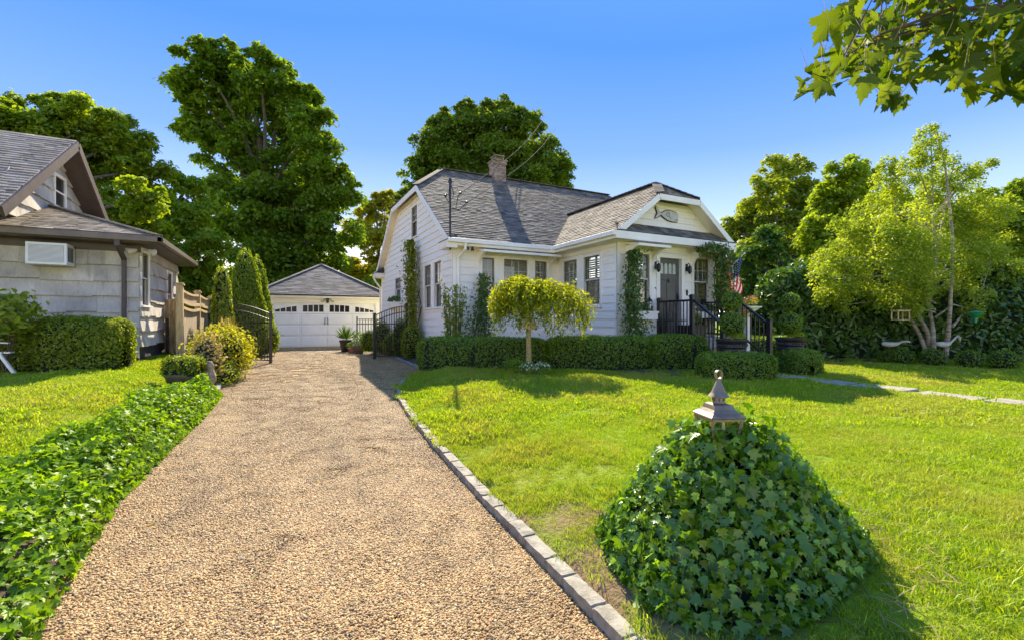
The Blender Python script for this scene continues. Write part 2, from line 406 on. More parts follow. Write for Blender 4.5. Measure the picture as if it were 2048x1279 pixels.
def sphgrid(c, r, mb=None, n=12, wob=.08):
    mb = mb or MB(); vs = []; fs = []; c = V3(*c); m = n//2+1
    for i in range(m):
        th = math.pi*i/(m-1)
        for j in range(n):
            ph = 2*math.pi*j/n; q = 1+wob*math.sin(3*ph+2*i)*math.sin(th)
            vs.append(c+V3(r[0]*math.sin(th)*math.cos(ph)*q, r[1]*math.sin(th)*math.sin(ph)*q, r[2]*math.cos(th)))
    for i in range(m-1):
        for j in range(n): fs.append((i*n+j, (i+1)*n+j, (i+1)*n+(j+1) % n, i*n+(j+1) % n))
    return mb.add(vs, fs)
def ball_leaves(c, r, n, jit=.05, low=-1.0):
    d = rsph(int(n*1.4)); d = d[d[:, 2] > low][:n]; bumpy = 1+jit*rng.normal(size=(len(d), 1))
    return V3(*c)+d*np.array(r)*bumpy, d
def shrub(name, label, cat, c, r, mat, n, leaf, group=None, tm=T_LEAF, jit=.07, low=-.85, core=True, stem=False, loose=.8, z0=None):
    """a clipped or loose bush: dark twiggy heart and a shell of leaves"""
    base = (c[0], c[1], c[2]-r[2] if z0 is None else z0)
    t = thing(name, label, cat, base, group)
    P, d = ball_leaves(c, r, n, jit, low)
    N = d+rng.normal(size=d.shape)*loose; T = rng.normal(size=d.shape)+np.array([0, 0, .3])
    leaves('foliage', P, N, T, leaf*rng.uniform(.7, 1.3, len(P)), tm, mat, t)
    mb = MB()
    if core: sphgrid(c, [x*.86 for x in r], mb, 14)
    else:
        for i in range(7):
            a = rng.uniform(0, 6.28); mb.tube([base, V3(*c)+np.array(r)*np.array([math.cos(a)*.5, math.sin(a)*.5, rng.uniform(0, .6)])], [.015, .006], 5)
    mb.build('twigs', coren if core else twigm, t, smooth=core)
    return t
def hedge(name, label, cat, path, w, z0, z1, mat, n, leaf, group=None, pw=.5, endp=10, tm=T_LEAF, zfun=None, lean=0):
    """clipped hedge swept along a ground path"""
    path = [V3(*p) for p in path]; seg = [np.linalg.norm(b-a) for a, b in zip(path, path[1:])]; cum = np.cumsum([0]+seg); L = cum[-1]
    px = np.array([p[0] for p in path]); py = np.array([p[1] for p in path])
    ph1, ph2, ph3 = rng.uniform(0, 6, 3)
    def S(s, f, k=1.0):
        x = np.interp(s*L, cum, px); y = np.interp(s*L, cum, py); e = 1e-3*L
        tx = np.interp(s*L+e, cum, px)-np.interp(s*L-e, cum, px); ty = np.interp(s*L+e, cum, py)-np.interp(s*L-e, cum, py)
        ln = np.hypot(tx, ty)+1e-9; nx, ny = ty/ln, -tx/ln
        en = np.clip(1-np.abs(2*s-1)**endp, 0, 1)**.42
        cw = np.sign(np.cos(f))*np.abs(np.cos(f))**pw; sh = np.clip(np.sin(f), 0, 1)**pw
        wob = 1+.03*np.sin(9*s*L+ph1+3*f)+.025*np.sin(23*s+ph2+5*f)
        h = (z1-z0)*(1+.02*np.sin(5*s*L+ph3))
        return np.stack([x+nx*w/2*cw*en*wob*k, y+ny*w/2*cw*en*wob*k, z0+h*sh*(.55+.45*en)*k*(.99+.01*wob)], -1)
    t = thing(name, label, cat, (*path[len(path)//2][:2], z0), group)
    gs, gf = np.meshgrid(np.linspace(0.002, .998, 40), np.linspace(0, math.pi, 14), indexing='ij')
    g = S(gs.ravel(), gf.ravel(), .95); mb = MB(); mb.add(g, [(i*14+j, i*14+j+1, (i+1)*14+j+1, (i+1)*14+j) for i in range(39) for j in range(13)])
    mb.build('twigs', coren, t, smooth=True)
    # area weighted: sample on fine grid by rejection
    m = n*4; s = rng.uniform(.001, .999, m); f = rng.uniform(0, math.pi, m); e = 1e-3
    h_ = z1-z0; ne = int(n*1.3*2*w*h_/(L*(2*h_+w)+2*w*h_)); en_ = np.sqrt(rng.random(ne)); se = .5+.5*np.where(rng.random(ne) < .5, 1, -1)*(1-en_**(1/.42))**(1/endp); fe = rng.uniform(0, math.pi, ne)
    Pe = S(se, fe); Ne = norm(Pe-np.array([px.mean(), py.mean(), (z0+z1)/2])*np.array([1, 1, 1]))
    P = S(s, f); ds = (S(np.clip(s+e, 0, 1), f)-P)/e; df = (S(s, np.clip(f+e, 0, math.pi))-P)/e
    cr = np.cross(ds, df); ar = np.linalg.norm(cr, axis=1); ar = np.minimum(ar, np.percentile(ar, 99)); idx = rng.choice(m, n, p=ar/ar.sum())
    P = P[idx]; N = norm(cr[idx]); cen = S(s[idx], f[idx], .5); N = np.where((np.sum(N*(P-cen), 1) < 0)[:, None], -N, N)
    P = np.concatenate([P, Pe]); N = np.concatenate([N, Ne]); n = len(P)
    P = P+N*rng.normal(0, leaf*.55, (n, 1)); P[:, 2] = np.maximum(P[:, 2], z0+.01)
    leaves('foliage', P, N+rng.normal(size=N.shape)*.7, rng.normal(size=N.shape)+N*.3+np.array([0, 0, .3]), leaf*rng.uniform(.7, 1.35, n), tm, mat, t)
    return t
def lobes_px(L, Zc, deep=.85, jz=.12):
    o = []
    for x, y, r in L:
        z = Zc*(1+R.uniform(-jz, jz)); p = pz(x, y, z); rr = r/F*z
        o.append((*p, rr, rr*deep*1.1, rr))
    return o
def grow(base, targets, r0, parent, mat, name='trunk', fork=.45, n=8, sway=.35):
    """tapered trunk with limbs running up into the crown"""
    base = V3(*base); tg = [V3(*t) for t in targets]; mid = sum(tg)/len(tg); top = max(tg, key=lambda p: p[2])
    mb = MB(); h = top[2]-base[2]; k = 8
    spine = [base+(V3(base[0]*(1-q)+(mid[0]*.6+top[0]*.4)*q, base[1]*(1-q)+(mid[1]*.6+top[1]*.4)*q, base[2]+h*q*.93)-base)+V3(R.uniform(-1, 1), R.uniform(-1, 1), 0)*sway*q*.5 for q in np.linspace(0, 1, k)]
    mb.tube(spine, [r0*(1.25 if i == 0 else 1)*(1-.88*i/(k-1)) for i in range(k)], n)
    for t in tg:
        q = np.clip(((t[2]-base[2])/h)*R.uniform(.45, .75), fork*.6, .9); a = q*(k-1); i = int(a); s = spine[i]+(spine[min(i+1, k-1)]-spine[i])*(a-i)
        r = r0*(1-.88*q)*.55; m = (s+t)/2+V3(R.uniform(-1, 1)*sway, R.uniform(-1, 1)*sway, .12*np.linalg.norm(t-s))
        mb.tube([s, (s+m)/2+V3(0, 0, .05), m, (m+t)/2, t], [r, r*.8, r*.6, r*.4, r*.15], 6)
    return mb.build(name, mat, parent, smooth=True)
def tree(name, label, px, Zc, base, r0, mat, ncl, per, leaf, group=None, cr=.6, bark=None, tm=T_LEAF, jz=.1, nl=9, flat=.5, inner=.12, shell=(.62, 1.02), dens=1.3, pads=22, inn=6):
    t = thing(name, label, 'tree', base, group); lb = lobes_px(px, Zc, jz=jz)
    tg = [l[:3] for l in R.sample(lb, min(nl*2, len(lb)))]+[max(lb, key=lambda l: l[2])[:3]]
    grow(base, tg, r0, t, bark or barkm, 'trunk')
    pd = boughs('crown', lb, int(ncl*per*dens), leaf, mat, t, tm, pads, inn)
    return t
# instanced stuff (grass tufts, pebbles)
def scatter(name, pts, rots, scl, srcs, label):
    col = bpy.data.collections.new(name+'_source')
    for s in srcs: col.objects.link(s)
    me = bpy.data.meshes.new(name); me.vertices.add(len(pts)); me.vertices.foreach_set('co', np.asarray(pts, np.float32).ravel())
    a = me.attributes.new('rot', 'FLOAT_VECTOR', 'POINT'); a.data.foreach_set('vector', np.asarray(rots, np.float32).ravel())
    a = me.attributes.new('scl', 'FLOAT', 'POINT'); a.data.foreach_set('value', np.asarray(scl, np.float32))
    a = me.attributes.new('idx', 'INT', 'POINT'); a.data.foreach_set('value', rng.integers(0, len(srcs), len(pts)).astype(np.int32))
    me.update(); o = link(name, me); tag(o, label, None, None, 'stuff')
    g = bpy.data.node_groups.new(name, 'GeometryNodeTree')
    g.interface.new_socket('Geometry', in_out='INPUT', socket_type='NodeSocketGeometry'); g.interface.new_socket('Geometry', in_out='OUTPUT', socket_type='NodeSocketGeometry')
    n = g.nodes; l = g.links; gi = n.new('NodeGroupInput'); go = n.new('NodeGroupOutput'); ip = n.new('GeometryNodeInstanceOnPoints')
    ci = n.new('GeometryNodeCollectionInfo'); ci.inputs[0].default_value = col; ci.inputs['Separate Children'].default_value = True; ci.inputs['Reset Children'].default_value = True
    def na(nm, ty):
        k = n.new('GeometryNodeInputNamedAttribute'); k.data_type = ty; k.inputs[0].default_value = nm; return k.outputs[0]
    ip.inputs['Pick Instance'].default_value = True
    l.new(gi.outputs[0], ip.inputs['Points']); l.new(ci.outputs[0], ip.inputs['Instance']); l.new(na('idx', 'INT'), ip.inputs['Instance Index'])
    l.new(na('rot', 'FLOAT_VECTOR'), ip.inputs['Rotation']); l.new(na('scl', 'FLOAT'), ip.inputs['Scale']); l.new(ip.outputs[0], go.inputs[0])
    md = o.modifiers.new('scatter', 'NODES'); md.node_group = g
    return o
# ------------------------------------------------------------------ the setting: terrain, drive, kerb, path
RV = np.array([-6, 1.6, 2.3, 3.3, 5, 6.5, 8, 9.1, 9.9, 10.5, 10.95, 11.3, 12, 14, 16, 18, 40]); RU = np.array([.92, 1.33, 1.38, 1.43, 1.54, 1.67, 1.86, 2.09, 2.38, 2.72, 3.05, 3.3, 3.42, 3.52, 3.6, 3.65, 3.65])
LV = np.array([-6, 2.8, 4.5, 7.5, 10, 11.2, 14, 17, 20, 40]); LU = np.array([-.85, -1.06, -1.19, -1.04, -.98, -1.03, -.82, -.6, -.75, -1.2])
def Redge(V): return np.interp(V, RV, RU)
def Ledge(V): return np.interp(V, LV, LU)
def drive_z(U, V): return .10*ss(3, 13, V)+.012*np.sin(U*2.3+.4)*np.sin(V*.9)*ss(0, 4, V)
def lawn_z(U, V):
    U = np.asarray(U, float); V = np.asarray(V, float)
    dr = U-Redge(V); dl = Ledge(V)-U; b = .10*ss(3, 13, V)
    wav = .014*np.sin(U*1.9+1.3)*np.sin(V*1.4+.5)+.009*np.sin(U*4.1-V*2.7)
    zr = b+.07+.20*ss(0, 1.25, dr)+wav*ss(.1, 1, dr)
    zl = b+.04+.37*ss(.3, 1.8, dl)+wav*ss(.1, 1, dl)
    z = np.where(dr > .11, zr, np.where(dl > .11, zl, b-.07))
    return z
def axis(lo, hi, step, far): return np.array([-f for f in far[::-1]]+list(np.arange(lo, hi+1e-6, step))+[f for f in far])
gu = axis(-12, 24, .13, [60, 150, 600]); gv = np.concatenate([[-600, -100, -20], np.arange(-6, 24, .13), [25, 27, 30, 34, 40, 50, 70, 110, 200, 700]])
GU, GV = np.meshgrid(gu, gv, indexing='ij'); GZ = lawn_z(np.clip(GU, -14, 26), np.clip(GV, -6, 40))
nu, nv = GU.shape
idx = np.arange(nu*nv).reshape(nu, nv); q = np.stack([idx[:-1, :-1], idx[1:, :-1], idx[1:, 1:], idx[:-1, 1:]], -1).reshape(-1, 4)
m, n, l = nt('lawn_ground'); p = n.new('ShaderNodeBsdfPrincipled'); p.inputs['Roughness'].default_value = 1; p.inputs['Specular IOR Level'].default_value = .1
v = pos(n); t1 = noise(n, l, .9, 5, v); t2 = noise(n, l, 26, 4, v)
c = mixc(n, l, t2.outputs[0], (.10, .17, .015), (.24, .32, .02))
t3 = noise(n, l, 2.2, 5, v); sx_ = n.new('ShaderNodeSeparateXYZ'); l.new(v, sx_.inputs[0])
bk = mth(n, l, 'MULTIPLY', mth(n, l, 'LESS_THAN', sx_.outputs[0], 1.95), mth(n, l, 'LESS_THAN', sx_.outputs[1], 2.9))
c = mixc(n, l, mth(n, l, 'MULTIPLY', bk, ramp(n, l, t3.outputs[0], [(.35, (.2, .2, .2)), (.6, (1, 1, 1))]).outputs[0]), c, (.20, .14, .07))
c = mixc(n, l, ramp(n, l, t1.outputs[0], [(.52, (0, 0, 0)), (.75, (.6, .6, .6))]).outputs[0], c, (.3, .25, .06))
l.new(c, p.inputs['Base Color']); l.new(bump(n, l, t2.outputs[0], .8, .03), p.inputs['Normal']); out(n, l, p.outputs[0]); lawnmat = m
g = link('lawn', fastmesh('lawn', np.stack([GU, GV, GZ], -1).reshape(-1, 3), q.ravel(), np.arange(len(q))*4, lawnmat, True)); structure(g, 'mown lawn on both sides of the gravel drive')
# gravel drive: one sheet between the two edges
m, n, l = nt('gravel_bed'); p = n.new('ShaderNodeBsdfPrincipled'); p.inputs['Roughness'].default_value = .85; p.inputs['Specular IOR Level'].default_value = .3
v = pos(n); vo = n.new('ShaderNodeTexVoronoi'); vo.inputs['Scale'].default_value = 46; l.new(v, vo.inputs['Vector'])
vo2 = n.new('ShaderNodeTexVoronoi'); vo2.inputs['Scale'].default_value = 21; l.new(v, vo2.inputs['Vector'])
sep = n.new('ShaderNodeSeparateColor'); l.new(vo.outputs['Color'], sep.inputs[0])
GRAV = [(0, (.07, .045, .022)), (.2, (.23, .14, .055)), (.45, (.40, .27, .105)), (.7, (.50, .36, .15)), (.88, (.33, .16, .05)), (1, (.66, .55, .30))]
r = ramp(n, l, sep.outputs[0], GRAV)
t1 = noise(n, l, 1.3, 5, v); sh = ramp(n, l, t1.outputs[0], [(.3, (.8, .8, .8)), (.7, (1.08, 1.06, 1.02))])
sep2 = n.new('ShaderNodeSeparateColor'); l.new(vo2.outputs['Color'], sep2.inputs[0])
dk = ramp(n, l, sep2.outputs[1], [(.1, (.7, .68, .66)), (.3, (1, 1, 1))])
c = mixc(n, l, 1.0, mixc(n, l, 1.0, r.outputs[0], sh.outputs[0], 'MULTIPLY'), dk.outputs[0], 'MULTIPLY')
l.new(c, p.inputs['Base Color']); inv = mth(n, l, 'SUBTRACT', 1.0, vo.outputs['Distance'])
l.new(bump(n, l, mth(n, l, 'ADD', inv, mth(n, l, 'MULTIPLY', t1.outputs[0], .4)), .9, .014), p.inputs['Normal']); out(n, l, p.outputs[0]); gravmat = m
dv = np.concatenate([np.arange(-6, 14, .12), np.arange(14, 30, .4)]); dt = np.linspace(0, 1, 26)
DV, DT = np.meshgrid(dv, dt, indexing='ij'); DU = Ledge(DV)-.06+(Redge(DV)-Ledge(DV)+.12)*DT; DZ = drive_z(DU, DV)
nu, nv = DU.shape; idx = np.arange(nu*nv).reshape(nu, nv); q = np.stack([idx[:-1, :-1], idx[:-1, 1:], idx[1:, 1:], idx[1:, :-1]], -1).reshape(-1, 4)
drv = link('driveway', fastmesh('driveway', np.stack([DU, DV, DZ], -1).reshape(-1, 3), q.ravel(), np.arange(len(q))*4, gravmat, True)); structure(drv, 'tan pea gravel driveway')
# pebbles lying on the near drive
m, n, l = nt('pebble'); p = n.new('ShaderNodeBsdfPrincipled'); p.inputs['Roughness'].default_value = .6; p.inputs['Specular IOR Level'].default_value = .35
mpv = n.new('ShaderNodeMapping'); mpv.inputs['Scale'].default_value = (2.2, .35, 1); l.new(pos(n), mpv.inputs[0]); tn = noise(n, l, .9, 5, mpv.outputs[0]); tn2 = noise(n, l, 4.5, 4, pos(n))
sh = ramp(n, l, mth(n, l, 'ADD', mth(n, l, 'MULTIPLY', tn.outputs[0], .5), mth(n, l, 'MULTIPLY', tn2.outputs[0], .5)), [(.36, (.78, .74, .70)), (.56, (1.15, 1.12, 1.06))])
l.new(mixc(n, l, 1.0, ramp(n, l, attr(n), GRAV).outputs[0], sh.outputs[0], 'MULTIPLY'), p.inputs['Base Color']); out(n, l, p.outputs[0]); pebm = m
ph = (1+5**.5)/2; ico = norm(np.array([(-1, ph, 0), (1, ph, 0), (-1, -ph, 0), (1, -ph, 0), (0, -1, ph), (0, 1, ph), (0, -1, -ph), (0, 1, -ph), (ph, 0, -1), (ph, 0, 1), (-ph, 0, -1), (-ph, 0, 1)], float))
icf = [(0,11,5),(0,5,1),(0,1,7),(0,7,10),(0,10,11),(1,5,9),(5,11,4),(11,10,2),(10,7,6),(7,1,8),(3,9,4),(3,4,2),(3,2,6),(3,6,8),(3,8,9),(4,9,5),(2,4,11),(6,2,10),(8,6,7),(9,8,1)]
def pebble_patch(k):
    nP = 230; rr = np.sqrt(rng.random(nP))*.125; a = rng.uniform(0, 6.28, nP)
    P = np.stack([rr*np.cos(a), rr*np.sin(a), rng.uniform(-.001, .006, nP)], -1)
    N = rng.normal(size=(nP, 3))*.35+np.array([0, 0, 1]); T = rng.normal(size=(nP, 3)); S = np.clip(rng.lognormal(math.log(.0058), .28, nP), .004, .013)
    tm = (ico*np.array([.85, 1.15, .65]), icf)
    vv = leafverts(P, N, T, S, tm); 
    me = fastmesh('pebble_patch', vv.reshape(-1, 3), (np.arange(nP)[:, None]*12+np.array(icf).ravel()[None]).ravel(), np.arange(nP*20)*3, pebm, True, np.repeat(rng.random(nP), 12))
    return bpy.data.objects.new('pebble_patch', me)
nP = 6800; pv = rng.uniform(.8, 24.6, nP*2); keep = rng.random(nP*2) < np.clip(1.25-pv/14, .42, 1); pv = pv[keep]; pu = Ledge(pv)+(Redge(pv)-Ledge(pv))*rng.random(len(pv))
pp = np.stack([pu, pv, drive_z(pu, pv)+.002], -1)
scatter('gravel', pp, np.stack([np.zeros(len(pp)), np.zeros(len(pp)), rng.uniform(0, 6.28, len(pp))], -1), rng.uniform(.85, 1.2, len(pp)), [pebble_patch(i) for i in range(6)], 'tan and brown pebbles covering the drive')
# granite block kerbs
def stone_mesh(k):
    mb = MB(); nx, ny, nz = 5, 3, 3; vs = []; fs = []; q = {}
    def vid(i, j, h):
        if (i, j, h) not in q:
            x, y, z = i/nx-.5, j/ny-.5, h/nz-.5; e = .5-np.array([abs(x), abs(y), abs(z)]); r_ = .06 if sum(e < .01) > 1 else 0
            s_ = 1-r_; jx = rng.normal(0, .012, 3); q[(i, j, h)] = len(vs); vs.append((x*s_+jx[0]*.4, y*s_+jx[1]*1.2, z*s_+jx[2]*1.5))
        return q[(i, j, h)]
    for i in range(nx):
        for j in range(ny):
            for h, fl in ((0, 1), (nz, 0)):
                f = (vid(i, j, h), vid(i+1, j, h), vid(i+1, j+1, h), vid(i, j+1, h)); fs.append(f[::-1] if fl else f)
    for i in range(nx):
        for h in range(nz):
            for j, fl in ((0, 0), (ny, 1)):
                f = (vid(i, j, h), vid(i+1, j, h), vid(i+1, j, h+1), vid(i, j, h+1)); fs.append(f[::-1] if fl else f)
    for j in range(ny):
        for h in range(nz):
            for i, fl in ((0, 1), (nx, 0)):
                f = (vid(i, j, h), vid(i, j+1, h), vid(i, j+1, h+1), vid(i, j, h+1)); fs.append(f[::-1] if fl else f)
    mb.cr = rng.random(); mb.add(vs, fs); return mb.mesh('stone', stonem)
stones = [stone_mesh(i) for i in range(8)]
def kerb(name, label, edge, v0, v1, side, w=.095, h=.105):
    vs = np.arange(v0, v1, .02); pts = np.stack([edge(vs), vs], -1); d = np.cumsum(np.r_[0, np.linalg.norm(np.diff(pts, axis=0), axis=1)])
    root = thing(name, label, None, (pts[0][0], pts[0][1], 0)); root['kind'] = 'structure'
    s = 0; mb = MB()
    while s < d[-1]-.1:
        ln = R.uniform(.20, .30); a = np.array([np.interp(s, d, pts[:, i]) for i in (0, 1)]); b = np.array([np.interp(min(s+ln, d[-1]), d, pts[:, i]) for i in (0, 1)])
        c = (a+b)/2; ang = math.atan2(b[1]-a[1], b[0]-a[0]); z = float(drive_z(c[0], c[1]))
        nn = np.array([math.sin(ang), -math.cos(ang)])*side*w*.5
        o = link('stone', R.choice(stones), root, (c[0]+nn[0]-root.location.x, c[1]+nn[1]-root.location.y, z+h*.5-.035+R.uniform(-.003, .003)))
        o.rotation_euler = (R.uniform(-.03, .03), R.uniform(-.02, .02), ang+R.choice([0, math.pi])); o.scale = (ln-.004, w*R.uniform(.95, 1.05), h*1.05)
        mb.bar((a[0]+nn[0], a[1]+nn[1], z+.012), (b[0]+nn[0], b[1]+nn[1], z+.012), w*.86, .095)
        s += ln
    mb.build('mortar', mortarm, root)
kerb('drive_kerb', 'granite block kerb curving along the right edge of the drive', Redge, 1.0, 16.6, 1)
kerb('bed_kerb', 'granite block kerb half hidden under the ivy bed', Ledge, 2.2, 17.5, -1, .11, .11)
# stepping slab path to the porch
pr = thing('garden_path', 'line of pale stone slabs crossing the lawn to the porch', None, (9.3, 4, .28)); pr['kind'] = 'structure'
vv = 6.25
while vv > -1.5:
    ln = R.uniform(.75, .95); u0 = 9.05+R.uniform(-.04, .04); z = float(lawn_z(9.3, vv-ln/2))
    mb = MB(); mb.box((u0, vv-ln, z-.05), (u0+.56, vv, z+.018)); mb.build('slab', slabm, pr, bevel=.012); vv -= ln+.10
# bare soil beds in front of the house and under the far hedge
def bed(name, label, poly, lift=.012):
    mb = MB(); poly = [np.array(p, float) for p in poly]; c = sum(poly)/len(poly); k = len(poly); rings = 7; vs = []; fs = []
    pts = []
    for i in range(k):
        a, b = poly[i], poly[(i+1) % k]
        for q in np.linspace(0, 1, 7)[:-1]: pts.append(a+(b-a)*q)
    m_ = len(pts)
    for rI in range(rings):
        f = 1-rI/(rings-1)*.999
        for p_ in pts:
            w = c+(p_-c)*f+(rng.normal(0, .02, 2) if rI == 0 else 0); vs.append((w[0], w[1], float(lawn_z(w[0], w[1]))+(lift+.012*rng.random() if rI else -.01)))
    for rI in range(rings-1):
        for i in range(m_): fs.append((rI*m_+i, rI*m_+(i+1) % m_, (rI+1)*m_+(i+1) % m_, (rI+1)*m_+i))
    mb.add(vs, fs); return structure(mb.build(name, soilm, smooth=True), label)
bed('planting_bed', 'soil bed under the clipped hedges by the white house', [(3.0, 10.75), (4.0, 9.35), (5.5, 8.68), (6.8, 7.88), (8.3, 7.1), (7.3, 6.1), (8.6, 5.5), (8.95, 6.9), (8.95, 9.0), (5, 11.8), (3.55, 11.7)])
bed('planting_bed', 'soil bed at the foot of the tall laurel hedge', [(11.6, 8.2), (14.0, 6.6), (17.2, 4.9), (20.5, 2.6), (22.5, 4.2), (16.0, 8.6), (13, 9.6)])
bed('planting_bed', 'narrow soil bed along the white gable wall', [(3.5, 12.0), (3.6, 14), (3.66, 17), (3.7, 21), (4.3, 21), (4.3, 12)])
bed('planting_bed', 'small round soil bed under the weeping tree', [(uV(1057, 8.45)+.5*math.cos(a), 8.45+.42*math.sin(a)) for a in np.linspace(0, 6.28, 9)[:-1]])
# grass tufts
m, n, l = nt('grass_blade'); v = pos(n)
a = attr(n); t1 = noise(n, l, .8, 5, v); t2 = noise(n, l, 5.5, 4, v)
c = ramp(n, l, a, [(0, (.12, .225, .005)), (.55, (.32, .455, .007)), (1, (.48, .57, .014))]).outputs[0]
f = ramp(n, l, mth(n, l, 'ADD', mth(n, l, 'MULTIPLY', t1.outputs[0], .6), mth(n, l, 'MULTIPLY', t2.outputs[0], .4)), [(.44, (0, 0, 0)), (.62, (.85, .85, .85))]).outputs[0]
c = mixc(n, l, f, c, (.40, .40, .06))
d = n.new('ShaderNodeBsdfDiffuse'); l.new(c, d.inputs[0]); tr = n.new('ShaderNodeBsdfTranslucent'); l.new(mixc(n, l, 1.0, c, (1.3, 1.25, .5), 'MULTIPLY'), tr.inputs[0])
mx = n.new('ShaderNodeMixShader'); mx.inputs[0].default_value = .45; l.new(d.outputs[0], mx.inputs[1]); l.new(tr.outputs[0], mx.inputs[2])
gl = n.new('ShaderNodeBsdfGlossy'); gl.inputs['Roughness'].default_value = .5; m2 = n.new('ShaderNodeMixShader'); m2.inputs[0].default_value = .03
l.new(mx.outputs[0], m2.inputs[1]); l.new(gl.outputs[0], m2.inputs[2]); out(n, l, m2.outputs[0]); grassm = m
def tuft(nb, rad, h, w):
    rr = np.sqrt(rng.random(nb))*rad; a = rng.uniform(0, 6.28, nb); B = np.stack([rr*np.cos(a), rr*np.sin(a), np.zeros(nb)], -1)
    ld = rng.normal(size=(nb, 3))*np.array([.55, .55, 0]); hh = h*rng.uniform(.5, 1.25, nb)[:, None]; ww = w*rng.uniform(.6, 1.3, nb)[:, None]
    th = rng.uniform(0, 6.28, nb); sd_ = np.stack([np.cos(th), np.sin(th), np.zeros(nb)], -1)*ww
    mid = B+np.array([0, 0, 1])*hh*.6+ld*hh*.35; tip = B+np.array([0, 0, 1])*hh*.95+ld*hh*1.1
    vv = np.stack([B-sd_, B+sd_, mid+sd_*.8, mid-sd_*.8, tip], 1).reshape(-1, 3)-np.array([0, 0, .006]); base = np.arange(nb)[:, None]*5
    loops = (base+np.array([0, 1, 2, 3, 3, 2, 4])[None]).ravel(); st = (np.arange(nb)[:, None]*7+np.array([0, 4])[None]).ravel()
    return bpy.data.objects.new('grass_tuft', fastmesh('grass_tuft', vv, loops, st, grassm, False, np.repeat(rng.random(nb), 5)))
SLABS = lambda u, v: (u > 9.0) & (u < 9.68) & (v < 6.3)
def lawn_pts(n, u0, u1, v0, v1, zmin, zmax, right):
    u = rng.uniform(u0, u1, n); v = rng.uniform(v0, v1, n); Zc = SN*u+CS*v; Xc = CS*u-SN*v
    ok = (Zc > zmin) & (Zc <= zmax) & (np.abs(Xc) < Zc*1.22+1.2)
    ok &= (u > Redge(v)+.13) if right else (u < Ledge(v)-.5)
    ok &= ~(SLABS(u, v) & (rng.random(n) > .12)); ok &= ~((u > 7.7) & (u < 11.3) & (v > 9)) & ~((u > 4.2) & (v > 11.8) & (u < 15))
    rm = np.hypot((u-2.15)/.66, (v-1.72)/.62); ok &= (rm > .9+.25*rng.random(n)) | (rng.random(n) < .03); ok &= ~((u < 1.8+.15*np.sin(v*5)) & (v < 2.75) & (v > .9)) | (rng.random(n) < .4)
    return np.stack([u, v, lawn_z(u, v)], -1)[ok]
def grass(name, label, n, near, **k):
    P = lawn_pts(n, **k); src = [tuft(80, .085, .036, .0018) for i in range(5)] if near else [tuft(100, .17, .036, .0045) for i in range(5)]
    scatter(name, P, np.stack([rng.normal(0, .12, len(P)), rng.normal(0, .12, len(P)), rng.uniform(0, 6.28, len(P))], -1), rng.uniform(.65, 1.2, len(P))*(1+.45*np.sin(P[:, 0]*3.1+1.7*np.sin(P[:, 1]*2.3))*np.sin(P[:, 1]*3.7+1.3*np.sin(P[:, 0]*2.9))), src, label)
grass('grass', 'short bright grass of the near right lawn', 26000, True, u0=1, u1=9, v0=-2.5, v1=6, zmin=.9, zmax=5.2, right=True)
grass('grass', 'short bright grass of the far right lawn', 38000, False, u0=1.5, u1=23, v0=-3, v1=11.8, zmin=5.0, zmax=17, right=True)
grass('grass', 'short bright grass of the neighbouring lawn', 16000, False, u0=-9, u1=-.8, v0=2.5, v1=15, zmin=2.0, zmax=13, right=False)
